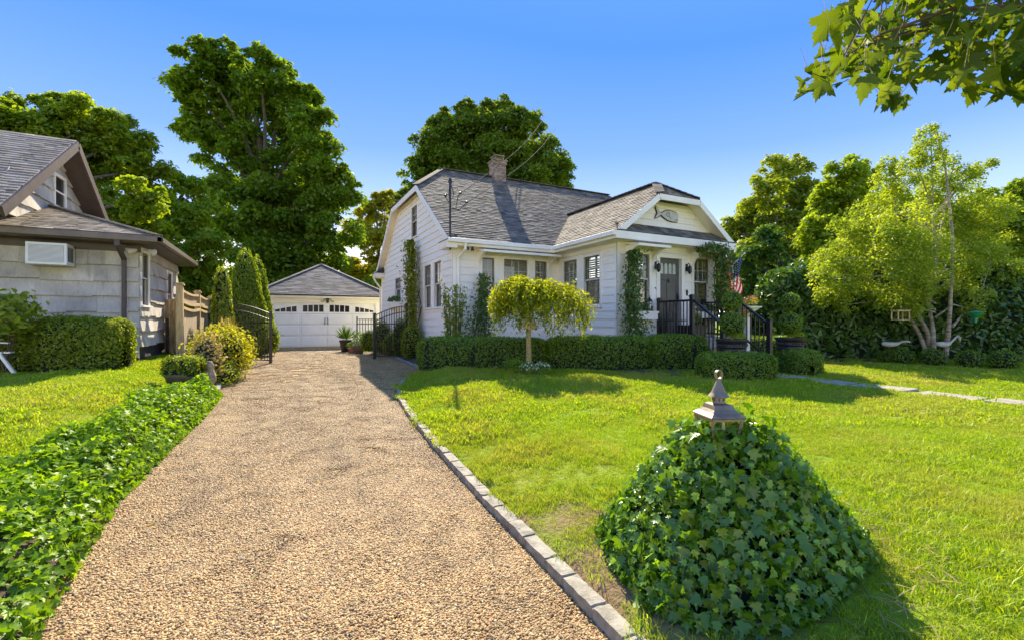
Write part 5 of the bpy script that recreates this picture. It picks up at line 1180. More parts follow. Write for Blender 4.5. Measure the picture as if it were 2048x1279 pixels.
star = mth(n, l, 'LESS_THAN', mth(n, l, 'ADD', mth(n, l, 'POWER', mth(n, l, 'SUBTRACT', mth(n, l, 'FRACT', mth(n, l, 'MULTIPLY', X, 15)), .5), 2.0), mth(n, l, 'POWER', mth(n, l, 'SUBTRACT', mth(n, l, 'FRACT', mth(n, l, 'MULTIPLY', Y, 9.5)), .5), 2.0)), .06)
can = mixc(n, l, star, (.015, .03, .16), (.75, .75, .75)); inc = mth(n, l, 'MULTIPLY', mth(n, l, 'LESS_THAN', X, .4), mth(n, l, 'GREATER_THAN', Y, .4615))
cf = mixc(n, l, inc, cst, can); l.new(cf, p.inputs['Base Color']); tr = n.new('ShaderNodeBsdfTranslucent'); l.new(cf, tr.inputs[0]); mx = n.new('ShaderNodeMixShader'); mx.inputs[0].default_value = .35; l.new(p.outputs[0], mx.inputs[1]); l.new(tr.outputs[0], mx.inputs[2]); out(n, l, mx.outputs[0])
o = mb.build('cloth', m, fg, smooth=True); uvl = o.data.uv_layers.new(name='UVMap')
for lp in o.data.loops: uvl.data[lp.index].uv = uvs[lp.vertex_index]
# ------------------------------------------------------------------ lamp on a post, wrapped in ivy
LX = V3(2.108, 1.67, 0); LP = thing('post_lantern', 'weathered bronze lantern with ring top standing out of the ivy', 'lantern', (LX[0], LX[1], .25))
mb = MB(); mb.tube([LX+V3(0, 0, .2), LX+V3(0, 0, .84)], .035, 12); mb.build('post', bronze, LP, smooth=True)
def sq(h, z, rot=math.radians(45)-YAW+.12): return [LX+V3(h*math.cos(rot+i*math.pi/2), h*math.sin(rot+i*math.pi/2), z) for i in range(4)]
mb = MB(); rings = [(.152, .968), (.158, .972), (.152, .978), (.118, .994), (.095, 1.012), (.082, 1.032), (.078, 1.036), (.05, 1.042), (.0, 1.044)]
for (h0, za), (h1, zb) in zip(rings, rings[1:]):
    a, b = sq(h0, za), sq(max(h1, .001), zb)
    for i in range(4): mb.add([a[i], a[(i+1) % 4], b[(i+1) % 4], b[i]], [(0, 1, 2, 3)])
a, b = sq(.152, .968), sq(.14, .962)
for i in range(4): mb.add([a[i], a[(i+1) % 4], b[(i+1) % 4], b[i]], [(3, 2, 1, 0)])
mb.build('roof', bronze, LP)
mb = MB(); mb.lathe([(.034, 1.038), (.036, 1.042), (.034, 1.046), (.034, 1.086)], LX, 20); vt = mb.build('vent', bronze, LP, smooth=True)
for i in range(8): a = i*.785; c = LX+V3(.0345*math.cos(a), .0345*math.sin(a), 0); mb = MB(); mb.tube([c+V3(0, 0, 1.054), c+V3(0, 0, 1.072)], .003, 5); mb.build('slot', blackm, vt)
mb = MB(); mb.lathe([(.058, 1.078), (.061, 1.080), (.058, 1.084), (.046, 1.098), (.040, 1.108), (.034, 1.125), (.022, 1.15), (.012, 1.17), (.008, 1.18)], LX, 24); mb.build('cap', bronze, LP, smooth=True)
cr_ = V3(CS, -SN, 0); fw = V3(SN, CS, 0); rd = cr_*.92+fw*.4; rd /= np.linalg.norm(rd); ro = np.cross(rd, V3(0, 0, 1)); vs = []; fs = []
for i in range(28):
    a = i*2*math.pi/28; d = rd*math.cos(a)+V3(0, 0, 1)*math.sin(a); c = LX+V3(0, 0, 1.203)
    for rr, oo in ((.022, -.009), (.029, -.009), (.029, .009), (.022, .009)): vs.append(c+d*rr+ro*oo)
for i in range(28):
    for j in range(4): fs.append((i*4+j, i*4+(j+1) % 4, ((i+1) % 28)*4+(j+1) % 4, ((i+1) % 28)*4+j))
mb = MB(); mb.add(vs, fs); mb.build('ring', bronze, LP, bevel=.001)
tp, bt = sq(.138, .962), sq(.088, .79)
for i in range(4): mb = MB(); mb.bar(tp[i], bt[i], .014, .014); mb.build('corner_bar', bronze, LP)
for i in range(4):
    mb = MB(); mb.bar(tp[i], tp[(i+1) % 4], .012, .018); mb.bar(bt[i], bt[(i+1) % 4], .012, .018); mb.build('frame_rail', bronze, LP)
    q = [x+(LX+V3(0, 0, x[2])-x)*.03 for x in (tp[i], tp[(i+1) % 4], bt[(i+1) % 4], bt[i])]; mb = MB(); mb.add(q, [(0, 1, 2, 3)]); mb.build('pane', lampglass, LP)
for q in ((-.03, .0), (.03, .01)): mb = MB(); mb.tube([LX+cr_*q[0]+V3(0, 0, .80), LX+cr_*q[0]+V3(0, 0, .90), LX+cr_*q[0]+V3(0, 0, .935)], [.011, .011, .003], 8); mb.build('candle_bulb', white, LP, smooth=True)
mb = MB(); mb.lathe([(.05, .0), (.09, .015), (.09, .02)], LX+V3(0, 0, .77), 16); mb.build('base_plate', bronze, LP)
LP.scale = (.88, .88, .93); LP.location.z = .27
# ------------------------------------------------------------------ small garden things
t = thing('birdhouse', 'pale wooden birdhouse fixed under the weeping crown', 'birdhouse', (0, 0, 0)); bu, bv = uV(1057, 8.37), 8.37; bz = HC-(662-640)/F*(SN*bu+CS*bv)+.14
t.location = (bu, bv, bz-.08); ORG[t.name] = V3(bu, bv, bz-.08)
mb = MB(); cs_, sn_ = math.cos(.5), math.sin(.5)
pts = [(-.115, -.10), (.115, -.10), (.115, .10), (-.115, .10)]; pts = [(bu+x*cs_-y*sn_, bv-.06+x*sn_+y*cs_, bz-.08) for x, y in pts]; mb.prism(pts, (0, 0, .15)); mb.build('box', woodm, t, bevel=.004)
pts2 = [(bu+(p_[0]-bu)*1.12, bv-.06+(p_[1]-bv+.06)*1.12, bz-.105) for p_ in pts]; mb = MB(); mb.prism(pts2, (0, 0, .022)); mb.build('floor_plate', woodm, t)
for f in (.3, .7):
    for i in (0, 3):
        a, b = V3(*pts[i]), V3(*pts[(i+1) % 4]); c = a+(b-a)*f+V3(0, 0, .085); nn_ = np.cross(b-a, V3(0, 0, 1)); nn_ /= np.linalg.norm(nn_); mb = MB(); mb.tube([c-nn_*.002, c+nn_*.003], .016, 10); mb.build('entrance_hole', blackm, t)
t = thing('boxwood_pot', 'wide brown pot beside the drive with a clipped boxwood', 'pot', (-1.54, 10.2, .2)); zz = float(lawn_z(-1.54, 10.2))
mb = MB(); mb.lathe([(.20, 0), (.21, .02), (.285, .27), (.30, .29), (.30, .33), (.27, .335), (.26, .30)], (-1.54, 10.2, zz), 28); mb.build('bowl', potm, t, smooth=True)
hedge('potted_boxwood', 'clipped boxwood growing in the brown pot', 'shrub', [(-1.80, 10.3), (-1.54, 10.2), (-1.27, 10.1)], .5, zz+.30, zz+.62, L_yew, 1600, .05, pw=.4, endp=6)
t = thing('garden_stone', 'mossy stone figure beside the potted boxwood', 'statue', (-1.18, 10.35, .15)); mb = MB(); sphgrid((-1.18, 10.35, .36), (.12, .12, .22), mb, 14, .14); mb.build('base', statm, t, smooth=True); mb = MB(); sphgrid((-1.17, 10.33, .58), (.085, .085, .1), mb, 12, .12); mb.build('head', statm, t, smooth=True)
t = thing('garden_stake', 'short brown stake light leaning in the ivy bed', 'stake', (-1.35, 5.4, .3)); sp = pz(247, 905, 5.05); sq_ = pz(254, 868, 5.0); mb = MB(); mb.tube([sp, sq_], .013, 8); mb.build('rod', taupe, t); mb = MB(); d_ = (V3(*sq_)-V3(*sp)); d_ /= np.linalg.norm(d_); mb.tube([V3(*sq_), V3(*sq_)+d_*.02], .03, 10); mb.build('cap', taupe, t)
# white chair at the left edge
ct = V3(*pz(-6, 737, 7.9)); ct[2] = float(lawn_z(ct[0], ct[1])); t = thing('garden_chair', 'white wooden chair at the left edge beside the rhododendron', 'chair', ct)
for p_, q_ in (((.22, 0, 0), (.02, .02, .36)), ((.22, .5, 0), (.02, .48, .36)), ((-.3, 0, 0), (-.3, 0, .4)), ((-.3, .5, 0), (-.3, .5, .4))): mb = MB(); mb.bar(ct+V3(*p_), ct+V3(*q_), .05, .04); mb.build('leg', white, t)
for i in range(5): mb = MB(); mb.box(tuple(ct+V3(-.32+i*.1, 0, .36)), tuple(ct+V3(-.24+i*.1, .5, .385))); mb.build('seat_slat', white, t)
for i in range(5): mb = MB(); mb.bar(ct+V3(-.30, .05+i*.1, .38), ct+V3(-.5, .05+i*.1, .95), .08, .02); mb.build('back_slat', white, t)
for v in (0, .5): mb = MB(); mb.bar(ct+V3(-.35, v, .58), ct+V3(.15, v, .54), .08, .022); mb.build('arm', white, t)
# wooden shorebirds on sticks, feeder, ornament by the birch
def zl(p): return float(lawn_z(p[0], p[1]))
def wbird(label, x0, x1, y, Zc, neck):
    a, b = V3(*pz(x0, y, Zc)), V3(*pz(x1, y, Zc)); e = b-a; L_ = np.linalg.norm(e); e /= L_; c = a+e*L_*.35; t = thing('wooden_bird', label, 'garden ornament', (c[0], c[1], zl(c)), 'painted birds on sticks')
    mb = MB(); mb.tube([a+V3(0, 0, .0)+e*q*L_+V3(0, 0, dz) for q, dz in ((0, .02), (.05, .01), (.25, -.01), (.42, -.01), (.55, .01), (.62, .035))], [.012, .05, .07, .062, .045, .022], 12); mb.build('body', birdm, t, smooth=True)
    mb = MB(); pts = [a+e*L_*q+V3(0, 0, dz) for q, dz in neck]; mb.tube(pts, [.03, .026, .022, .026, .03, .02][:len(pts)], 10); mb.build('neck', birdm, t, smooth=True)
    tip = pts[-1]; mb = MB(); mb.tube([tip, tip+(pts[-1]-pts[-2])*.9+V3(0, 0, -.01)], [.018, .004], 8); mb.build('beak', beakm, t)
    mb = MB(); mb.tube([(c[0], c[1], zl(c)-.05), c], .008, 6); mb.build('stick', gatem, t)
wbird('painted wooden bird with outstretched neck left of the birch trunks', 1763, 1822, 688, 12.0, ((.55, .0), (.65, .05), (.75, .07), (.86, .075), (.95, .06)))
wbird('painted wooden bird with raised curved neck before the birch trunk', 1872, 1920, 688, 11.2, ((.50, .0), (.66, .06), (.80, .15), (.92, .20), (.98, .16), (.99, .10)))
def hang(name, label, cat, c, top): t = thing(name, label, cat, c); mb = MB(); mb.tube([c+V3(0, 0, .1), c+V3(0, 0, top)], .004, 5); mb.build('cord', gatem, t); return t
c = V3(*pz(1801, 631, 11.6)); t = hang('bird_feeder', 'open wooden tray feeder hanging from the birch', 'bird feeder', c, .6)
mb = MB(); ea, eb = cr_*.14, fw*.1
for s in (-1, 1):
    for zz_ in (-.11, .11): mb.bar(c+ea*-1+eb*s+V3(0, 0, zz_), c+ea+eb*s+V3(0, 0, zz_), .02, .02)
    for s2 in (-1, 1): mb.bar(c+ea*s2+eb*s+V3(0, 0, -.11), c+ea*s2+eb*s+V3(0, 0, .11), .02, .02)
mb.build('frame', woodm, t); mb = MB(); mb.prism([c-ea-eb+V3(0, 0, -.115), c+ea-eb+V3(0, 0, -.115), c+ea+eb+V3(0, 0, -.115), c-ea+eb+V3(0, 0, -.115)], (0, 0, .012)); mb.build('tray', woodm, t)
mb = MB(); mb.prism([c-ea*1.2-eb*1.2+V3(0, 0, .115), c+ea*1.2-eb*1.2+V3(0, 0, .115), c+ea*1.2+eb*1.2+V3(0, 0, .115), c-ea*1.2+eb*1.2+V3(0, 0, .115)], (0, 0, .02)); mb.build('roof', woodm, t)
c = V3(*pz(1951, 632, 11.4)); t = hang('green_feeder', 'green funnel shaped feeder hanging right of the birch', 'bird feeder', c, .55)
mb = MB(); mb.lathe([(.03, -.17), (.035, -.05), (.09, 0), (.14, .05), (.15, .07)], c, 14); mb.build('funnel', greenm, t, smooth=True); mb = MB(); mb.lathe([(.16, .08), (.10, .11), (.02, .13)], c, 14); mb.build('lid', greenm, t, smooth=True)
# pots by the garage
def pot(name, label, x, V, r, h, mat, prof=None):
    u = uV(x, V); z = float(drive_z(u, V)); t = thing(name, label, 'pot', (u, V, z)); mb = MB(); mb.lathe([(r*.72, 0), (r*.75, .02), (r*.98, h*.85), (r*1.08, h*.87), (r*1.08, h), (r*.92, h), (r*.9, h*.9)], (u, V, z), 20); mb.build('bowl', mat, t, smooth=True); return u, z+h
u, z = pot('black_pot', 'black pot with spiky plant at the right of the garage door', 692, 20.6, .26, .5, blackm)
t = thing('spiky_plant', 'spiky cordyline fanning out of the black pot', 'plant', (u, 20.6, z)); n_ = 60; az = rng.uniform(0, 6.28, n_); el = rng.uniform(.35, 1.5, n_); T = np.stack([np.cos(az)*np.cos(el), np.sin(az)*np.cos(el), np.sin(el)], -1); P = V3(u, 20.6, z)+T*.34
leaves('blades', P, np.cross(T, rng.normal(size=T.shape)), T, .68*rng.uniform(.7, 1.1, n_), (T_LONG[0]*np.array([.42, 1, 1]), T_LONG[1]), L_laurel, t, kind=None)
u, z = pot('terracotta_pot', 'low terracotta pot before the iron fence panel', 706, 19.6, .2, .22, terra); shrub('trailing_plant', 'grey green trailing plant in the terracotta pot', 'plant', (u, 19.6, z+.08), (.26, .24, .14), L_rose, 350, .06, core=False, low=-.3)
u, z = pot('tan_pot', 'tan clay pot with pale flowers beside the shrubs', 719, 19.2, .19, .34, potm); flowers('potted_flowers', 'pale flowers in the tan clay pot by the iron fence', (u, 19.2, z+.2), (.28, .26, .3), L_petal, L_rose, 30, 420, .07, .07, -.4)
# ------------------------------------------------------------------ hedges and shrubs by the houses
HG = 'clipped boxwood hedges in front of the cottage'
hp = [(3.38, 10.62), (4.25, 9.74), (5.6, 9.14), (6.95, 8.35), (8.55, 7.62)]; hx = np.array([p[0] for p in hp]); hy = np.array([p[1] for p in hp])
def hpath(u0, u1): return [(u, float(np.interp(u, hx, hy))) for u in np.linspace(u0, u1, 7)]
hedge('boxwood_hedge', 'long curved end of the boxwood hedge nearest the drive', 'hedge', [(3.22, 11.0)]+hpath(3.4, 5.62), .72, .24, 1.02, L_box, 15000, .042, HG, pw=.38, endp=14)
hedge('boxwood_hedge', 'middle boxwood hedge behind the weeping tree', 'hedge', hpath(5.6, 7.72), .74, .26, 1.05, L_box, 13000, .042, HG, pw=.36, endp=14)
hedge('boxwood_hedge', 'taller boxwood hedge end beside the porch steps', 'hedge', hpath(7.66, 8.9), .76, .27, 1.08, L_box, 9000, .042, HG, pw=.36, endp=10)
hedge('boxwood_hedge', 'low clipped hedge in front of the left urn', 'hedge', [(7.45, 6.35), (8.1, 6.05), (8.78, 5.72)], .62, .26, .78, L_box, 8500, .04, HG, pw=.42, endp=8)
hedge('boxwood_hedge', 'low sunlit hedge block on the right of the path', 'hedge', [(9.85, 5.55), (10.15, 6.05), (10.75, 6.6)], .66, .26, .80, L_box, 7500, .04, HG, pw=.45, endp=6)
hedge('boxwood_hedge', 'dark hedge behind the right newel post', 'hedge', [(11.3, 8.6), (12.0, 8.1), (12.7, 7.6)], .7, .25, .98, L_box, 6500, .045, HG, pw=.4, endp=10)
zn = float(lawn_z(-3.4, 11.3)); NG_ = 'hedge blocks in front of the grey house'
hedge('yew_hedge', 'rounded yew hedge block at the corner of the grey house', 'hedge', [(-3.95, 11.75), (-3.3, 11.6), (-2.68, 11.4)], 1.0, zn-.03, zn+.98, L_yew, 12000, .05, NG_, pw=.38, endp=8)
hedge('yew_hedge', 'browner yew hedge block beside the rhododendron', 'hedge', [(-5.0, 12.0), (-4.45, 11.9), (-3.9, 11.7)], .95, zn-.03, zn+.86, L_yew, 11000, .05, NG_, pw=.42, endp=10)
shrub('rhododendron', 'leathery rhododendron at the left edge of the picture', 'shrub', tuple(pz(10, 632, 8.0)), (.38, .36, .36), L_olive, 900, .12, tm=T_OVAL, jit=.22, z0=.45, loose=.7, core=False)
shrub('gold_shrub', 'bright golden shrub between the pot and the left gate', 'shrub', (-1.12, 12.2, .70), (.55, .6, .55), L_gold, 4200, .07, jit=.16, tm=T_OVAL)
shrub('gold_shrub', 'tan and green shrub behind the mossy stone', 'shrub', (-1.30, 11.1, .58), (.26, .3, .55), L_tan, 1400, .07, jit=.2)
shrub('small_shrub', 'grey leaved lavender beside the left kerb', 'shrub', (-1.0, 11.4, .30), (.24, .5, .26), L_olive, 1100, .08, tm=T_LONG, jit=.25)
def conifer(name, label, u, v, z0, z1, r, mat, n, leaf, grp=None, pw=.75, tilt=0, tm=T_LEAF):
    t = thing(name, label, 'conifer', (u, v, z0), grp); h = np.sqrt(rng.random(n)) ; h = 1-h; a = rng.uniform(0, 6.28, n)
    rad = r*np.clip((1-h)**pw*(.55+.45*np.clip(h*6, 0, 1)), .02, None)*(1+.07*np.sin(5*a+h*18)+.06*rng.normal(size=n)); P = np.stack([u+rad*np.cos(a)+tilt*h, v+rad*np.sin(a), z0+(z1-z0)*h], -1)
    N = np.stack([np.cos(a), np.sin(a), np.full(n, .35)], -1)+rng.normal(size=(n, 3))*.55; T = np.stack([np.cos(a)*.35, np.sin(a)*.35, np.ones(n)], -1)+rng.normal(size=(n, 3))*.35
    leaves('foliage', P, N, T, leaf*rng.uniform(.7, 1.4, n), tm, mat, t)
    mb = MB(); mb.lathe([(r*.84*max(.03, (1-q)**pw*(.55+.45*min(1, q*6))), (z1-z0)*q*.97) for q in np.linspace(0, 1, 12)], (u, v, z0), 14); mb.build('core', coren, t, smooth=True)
    mb = MB(); mb.tube([(u, v, z0-.1), (u, v, z0+.3)], .06, 8); mb.build('trunk', barkm, t)
    return t
conifer('arborvitae', 'tall bright arborvitae cone behind the left gate', -1.05, 19.0, .15, 4.05, .78, L_arb, 17000, .09, pw=.5)
conifer('arborvitae', 'darker arborvitae half hidden behind the tall cone', -.75, 21.2, .15, 4.1, .66, L_arb, 9000, .10, pw=.55)
conifer('arborvitae', 'dark conifer between the fence and the tall cone', -1.95, 20.3, .15, 3.2, .60, L_dark, 6000, .10)
conifer('slim_conifer', 'slim yellow green columnar conifer beside the fence', -1.52, 16.4, .15, 3.15, .34, L_olive, 6000, .09, pw=.35)
t = thing('dry_grass', 'upright clump of tan dry grass at the foot of the slim conifer', 'grass clump', (-1.42, 15.8, .15)); n_ = 700; a = rng.uniform(0, 6.28, n_); rr = .28*np.sqrt(rng.random(n_)); T = np.stack([np.cos(a)*.12, np.sin(a)*.12, np.ones(n_)], -1)
leaves('blades', np.stack([-1.42+rr*np.cos(a), 15.8+rr*np.sin(a), .75+rng.uniform(-.15, .35, n_)], -1), np.stack([np.cos(a), np.sin(a), 0*a], -1)+rng.normal(size=(n_, 3))*.4, T, rng.uniform(.7, 1.1, n_), (T_LONG[0]*np.array([.25, 1, 1]), T_LONG[1]), L_tan, t)
shrub('small_shrub', 'small round shrub behind the left gate leaf', 'shrub', (-.35, 19.5, .75), (.38, .4, .62), L_arb, 2400, .07)
# shrubs along the gable wall
for (x, V, r, h, mt, lb) in ((738, 18.6, .34, .42, L_arb, 'low golden mound shrub nearest the garage along the gable bed'), (764, 17.6, .36, .62, L_yew, 'taller dark shrub behind the right gate leaf'), (784, 16.8, .3, .40, L_yew, 'low shrub in the middle of the gable bed'), (800, 16.2, .26, .66, L_arb, 'yellow green cone shrub by the gate hinge'), (824, 14.6, .34, .55, L_yew, 'rounded shrub at the foot of the vine')):
    u = min(uV(x, V), 4.05-.1); shrub('bed_shrub', lb, 'shrub', (u, V, .15+h), (r, r, h), mt, 1900, .055, group='shrubs along the gable wall', jit=.08)
def climber(name, label, path, width, mat, n, leaf, stems=3, flower=None, nf=0, dep=.16, grp=None, out_=(-1, 0), cl=None):
    """climbing plant trained up a wall: woody stems and leaves round a path (points with a width factor)"""
    pts = np.array([p[:3] for p in path]); wf = np.array([p[3] for p in path]); t = thing(name, label, 'climber', pts[0], grp); k = len(pts)
    mb = MB()
    for s in range(stems):
        o = rng.normal(0, width*.22, (k, 3))*np.array([1, 1, .3]); o[0] *= .3; mb.tube([pts[i]+o[i]*wf[i] for i in range(k)], [.022-.016*i/(k-1) for i in range(k)], 5)
    mb.build('stems', twigm, t, smooth=True)
    q = rng.random(n)*(k-1); i = np.minimum(q.astype(int), k-2); f = (q-i)[:, None]; P = pts[i]*(1-f)+pts[i+1]*f; w = (wf[i]*(1-f[:, 0])+wf[i+1]*f[:, 0])*width
    al = np.array([-out_[1], out_[0], 0.0]); ou = np.array([out_[0], out_[1], 0.0])
    cn = max(6, n//14); cj = rng.normal(0, .5, (cn, 2)); ci = rng.integers(0, cn, n)
    P = P+al*(w*(cj[ci, 0]*.8+rng.normal(0, .22, n)))[:, None]+np.array([0, 0, 1.0])*(w*(cj[ci, 1]*.6+rng.normal(0, .2, n)))[:, None]+ou*(np.abs(rng.normal(0, dep, n)))[:, None]
    leaves('foliage', P, ou*.8+rng.normal(size=(n, 3))*.8+np.array([0, 0, .4]), rng.normal(size=(n, 3))+np.array([0, 0, -.6]), leaf*rng.uniform(.65, 1.3, n), T_OVAL, mat, t)
    if nf:
        j = rng.integers(0, n, nf); leaves('blossom', P[j]+ou*.07, ou+rng.normal(size=(nf, 3))*.4, rng.normal(size=(nf, 3)), rng.uniform(.06, .12, nf), T_FLOWER, flower, t)
    return t
climber('wall_vine', 'tall yellow green vine climbing the white gable wall', [(4.05, 14.9, .3, 1.2), (4.1, 15.0, 1.2, .8), (4.1, 15.1, 1.9, .85), (4.12, 15.3, 2.5, 1.25), (4.12, 15.35, 3.1, 1.15), (4.15, 15.4, 3.6, .75), (4.15, 15.5, 4.15, .35)], .46, L_vine, 3900, .10, 4, dep=.14)
climber('climbing_rose', 'climbing rose on the front wall beside the corner downspout', [(4.85, 11.6, .35, 1.6), (4.95, 11.65, 1.0, 1.7), (5.05, 11.7, 1.6, 1.2), (5.1, 11.75, 2.1, .7), (5.12, 11.78, 2.7, .4)], .34, L_rose, 1900, .085, 5, L_pink, 5, out_=(0, -1), dep=.2)
climber('climbing_rose', 'climbing rose with cream flowers on the wing corner', [(8.0, 8.75, .35, 1.3), (7.95, 8.8, 1.0, 1.2), (7.85, 8.85, 1.7, 1.0), (7.9, 8.9, 2.3, .8), (7.95, 8.95, 2.9, .45), (8.0, 9.0, 3.2, .2)], .32, L_rose, 3000, .085, 5, L_petal, 34, out_=(0, -1), dep=.2)
climber('climbing_rose', 'climbing rose over the right window hood beside the flag', [(11.3, 8.75, .4, .7), (11.3, 8.8, 1.3, .9), (11.15, 8.8, 2.1, 1.3), (11.05, 8.75, 2.7, 1.2), (11.0, 8.7, 3.2, .9), (10.6, 8.72, 3.4, .6), (10.2, 8.8, 3.35, .4)], .34, L_rose, 3400, .085, 5, L_orange, 60, out_=(0, -1), dep=.2)
t = thing('upright_shrub', 'vase shaped upright evergreen at the front corner of the cottage', 'shrub', (4.0, 11.2, .3)); ups = []
mb = MB()
for q in range(15):
    a = rng.uniform(0, 6.28); s = rng.uniform(.1, .32); top = V3(4.0+s*math.cos(a)*1.1, 11.2+s*math.sin(a), rng.uniform(1.9, 2.45)); b = V3(4.0+.06*math.cos(a), 11.2+.06*math.sin(a), .3); mb.tube([b, (b+top)/2+V3(.03, 0, -.1), top], [.02, .012, .004], 5)
    for z in np.linspace(.12, 1, 95): ups.append(b+(top-b)*z+rng.normal(0, .045, 3))
mb.build('stems', twigm, t); ups = np.array(ups); leaves('foliage', ups, rng.normal(size=ups.shape), rng.normal(size=ups.shape)*.5+V3(0, 0, 1), .085*rng.uniform(.6, 1.3, len(ups)), T_LEAF, L_olive, t)
# weeping standard tree
wu, wv = uV(1057, 8.5), 8.5; wz0 = float(lawn_z(wu, wv)); WZ = SN*wu+CS*wv; t = thing('weeping_tree', 'small weeping tree with a bright yellow green umbrella crown', 'tree', (wu, wv, wz0))
mb = MB(); mb.tube([(wu, wv, wz0-.05), (wu+.005, wv, wz0+.4), (wu, wv, wz0+.8), (wu, wv, wz0+1.25)], [.072, .058, .052, .05], 12); mb.build('trunk', stemm, t, smooth=True)
Pw, Tw = [], []; mb = MB(); top = V3(wu, wv, wz0+1.3)
for q in range(170):
    a = rng.uniform(0, 6.28); Rr = rng.uniform(.45, 1.02)*(1.10+.28*math.cos(a+YAW)); hh = rng.uniform(.38, .74)*(1.15-.3*Rr); dr_ = rng.uniform(.5, 1.15)*(1.0 if Rr > .6 else .7); pts = []
    for s in np.linspace(0, 1, 12):
        x = Rr*math.sin(min(1, s*1.35)*math.pi/2)*(.35+.65*min(1, s*1.5)); z = hh*math.sin(min(1, s*2.0)*math.pi/2)-dr_*max(0, s-.42)**1.4*1.75
        pts.append(top+V3(x*math.cos(a), x*math.sin(a), z)+rng.normal(0, .015, 3))
    if q < 44: mb.tube(pts, [.016*(1-.8*i/11) for i in range(12)], 5)
    pts = np.array(pts)
    for i in range(2, 11):
        for k in range(11):
            f = rng.random(); Pw.append(pts[i]*(1-f)+pts[i+1]*f+rng.normal(0, .05, 3)); Tw.append(pts[i+1]-pts[i]+V3(0, 0, -.08))
mb.build('branches', twigm, t, smooth=True); Pw = np.array(Pw); Tw = norm(np.array(Tw))
hz = np.clip((Pw[:, 2]-wz0-.6)/1.3, 0, 1); leaves('crown', Pw, rng.normal(size=Pw.shape)*.7+V3(0, 0, .7), Tw+rng.normal(size=Pw.shape)*.45, .085*rng.uniform(.6, 1.25, len(Pw)), (T_LEAF[0]*np.array([.8, 1, 1]), T_LEAF[1]), L_weep, t)
for dx, dy, lb in ((-.13, -.22, 'left clump of white flowers at the foot of the weeping tree'), (.22, -.2, 'right clump of white flowers at the foot of the weeping tree')): flowers('white_flowers', lb, (wu+dx, wv+dy, wz0+.10), (.17, .14, .12), L_white, L_box, 90, 260, .032, .045, -.2)
flowers('leafy_perennial', 'leafy green perennial left of the weeping tree trunk', (wu-.38, wv-.05, wz0+.13), (.2, .2, .18), L_white, L_box, 2, 420, .03, .05, -.3)
# ------------------------------------------------------------------ ivy mound round the lamp, ivy bed by the drive
MC = V3(2.15, 1.70)
def mound(rho, th):
    rx = .63+.03*np.cos(th-.5)+.06*np.sin(3*th+1); ry = .60+.05*np.cos(2*th)+.03*np.sin(4*th+2); u = MC[0]+CS*rx*rho*np.cos(th)+SN*ry*rho*np.sin(th); v = MC[1]-SN*rx*rho*np.cos(th)+CS*ry*rho*np.sin(th)
    h = .66*(1-np.clip((rho-.13)/.87, 0, 1)**1.28)*np.where(rho < .12, 1, 1); z = np.minimum(lawn_z(u, v), .30)*1+h*(1+.05*np.sin(5*th+7*rho)+.05*np.sin(9*th-11*rho+1)); return np.stack([u, v, z], -1)
IV = thing('ivy_mound', 'mound of glossy green ivy smothering the lamp post', 'ivy', (MC[0], MC[1], .25))
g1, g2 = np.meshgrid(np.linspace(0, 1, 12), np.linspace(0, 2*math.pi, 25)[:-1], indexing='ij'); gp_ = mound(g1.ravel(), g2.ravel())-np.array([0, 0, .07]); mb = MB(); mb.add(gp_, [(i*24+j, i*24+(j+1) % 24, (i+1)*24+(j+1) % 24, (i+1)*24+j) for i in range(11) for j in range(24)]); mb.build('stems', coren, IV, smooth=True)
n_ = 8200; rho = np.sqrt(rng.random(n_))*1.04; th = rng.uniform(0, 2*math.pi, n_); P = mound(rho, th); e = 1e-3
du = mound(rho+e, th)-P; dt_ = mound(rho, th+e)-P; N = norm(np.cross(du, dt_)); N = np.where(N[:, 2:3] < 0, -N, N); down = norm(du)
lay = rng.random(n_); P = P+N*(lay[:, None]*.095-.03)+rng.normal(0, .012, P.shape); keep = (np.hypot(P[:, 0]-LX[0], P[:, 1]-LX[1]) > .085) | (P[:, 2] < .80); P, N, down, lay = P[keep], N[keep], down[keep], lay[keep]; n_ = len(P)
N = N+rng.normal(size=N.shape)*.56+V3(-.1, -.15, .15); T = down+rng.normal(size=N.shape)*.55+V3(0, 0, -.2); S = rng.uniform(.022, .072, n_)*(.85+.3*lay); rn = np.where(rng.random(n_) < .2, rng.uniform(.75, 1, n_), np.clip(rng.beta(2, 2.6, n_)*.6+.12*lay, 0, 1)); S = S*np.where(rn > .75, .75, 1)
near = np.argsort(np.linalg.norm(P-V3(0, 0, HC), axis=1)-lay*.5); big = near[:290]; rest = near[290:]
leaves('foliage', P[rest], N[rest], T[rest], S[rest], T_IVY, L_ivy, IV, rn[rest])
variants = []
for k in range(10):
    me = fastmesh('leaf', T_IVY[0]*np.array([1, 1, 1+.6*k/9]), np.array(T_IVY[1]).ravel(), np.arange(len(T_IVY[1]))*3, L_ivy, False, np.full(len(T_IVY[0]), k/9)); variants.append(me)
def place_leaf(me, p_, nn_, tt_, s_, parent):
    nn_ = norm(nn_); tt_ = norm(tt_-nn_*np.dot(tt_, nn_)); bb = np.cross(tt_, nn_); o = link('leaf', me, parent)
    m4 = Matrix(((bb[0]*s_, tt_[0]*s_, nn_[0]*s_, p_[0]), (bb[1]*s_, tt_[1]*s_, nn_[1]*s_, p_[1]), (bb[2]*s_, tt_[2]*s_, nn_[2]*s_, p_[2]), (0, 0, 0, 1)))
    o.matrix_local = Matrix.Translation(-Vector(org(parent)))@m4; return o
for i in big: place_leaf(variants[int(rn[i]*9.99)], P[i], N[i], T[i], S[i], IV)
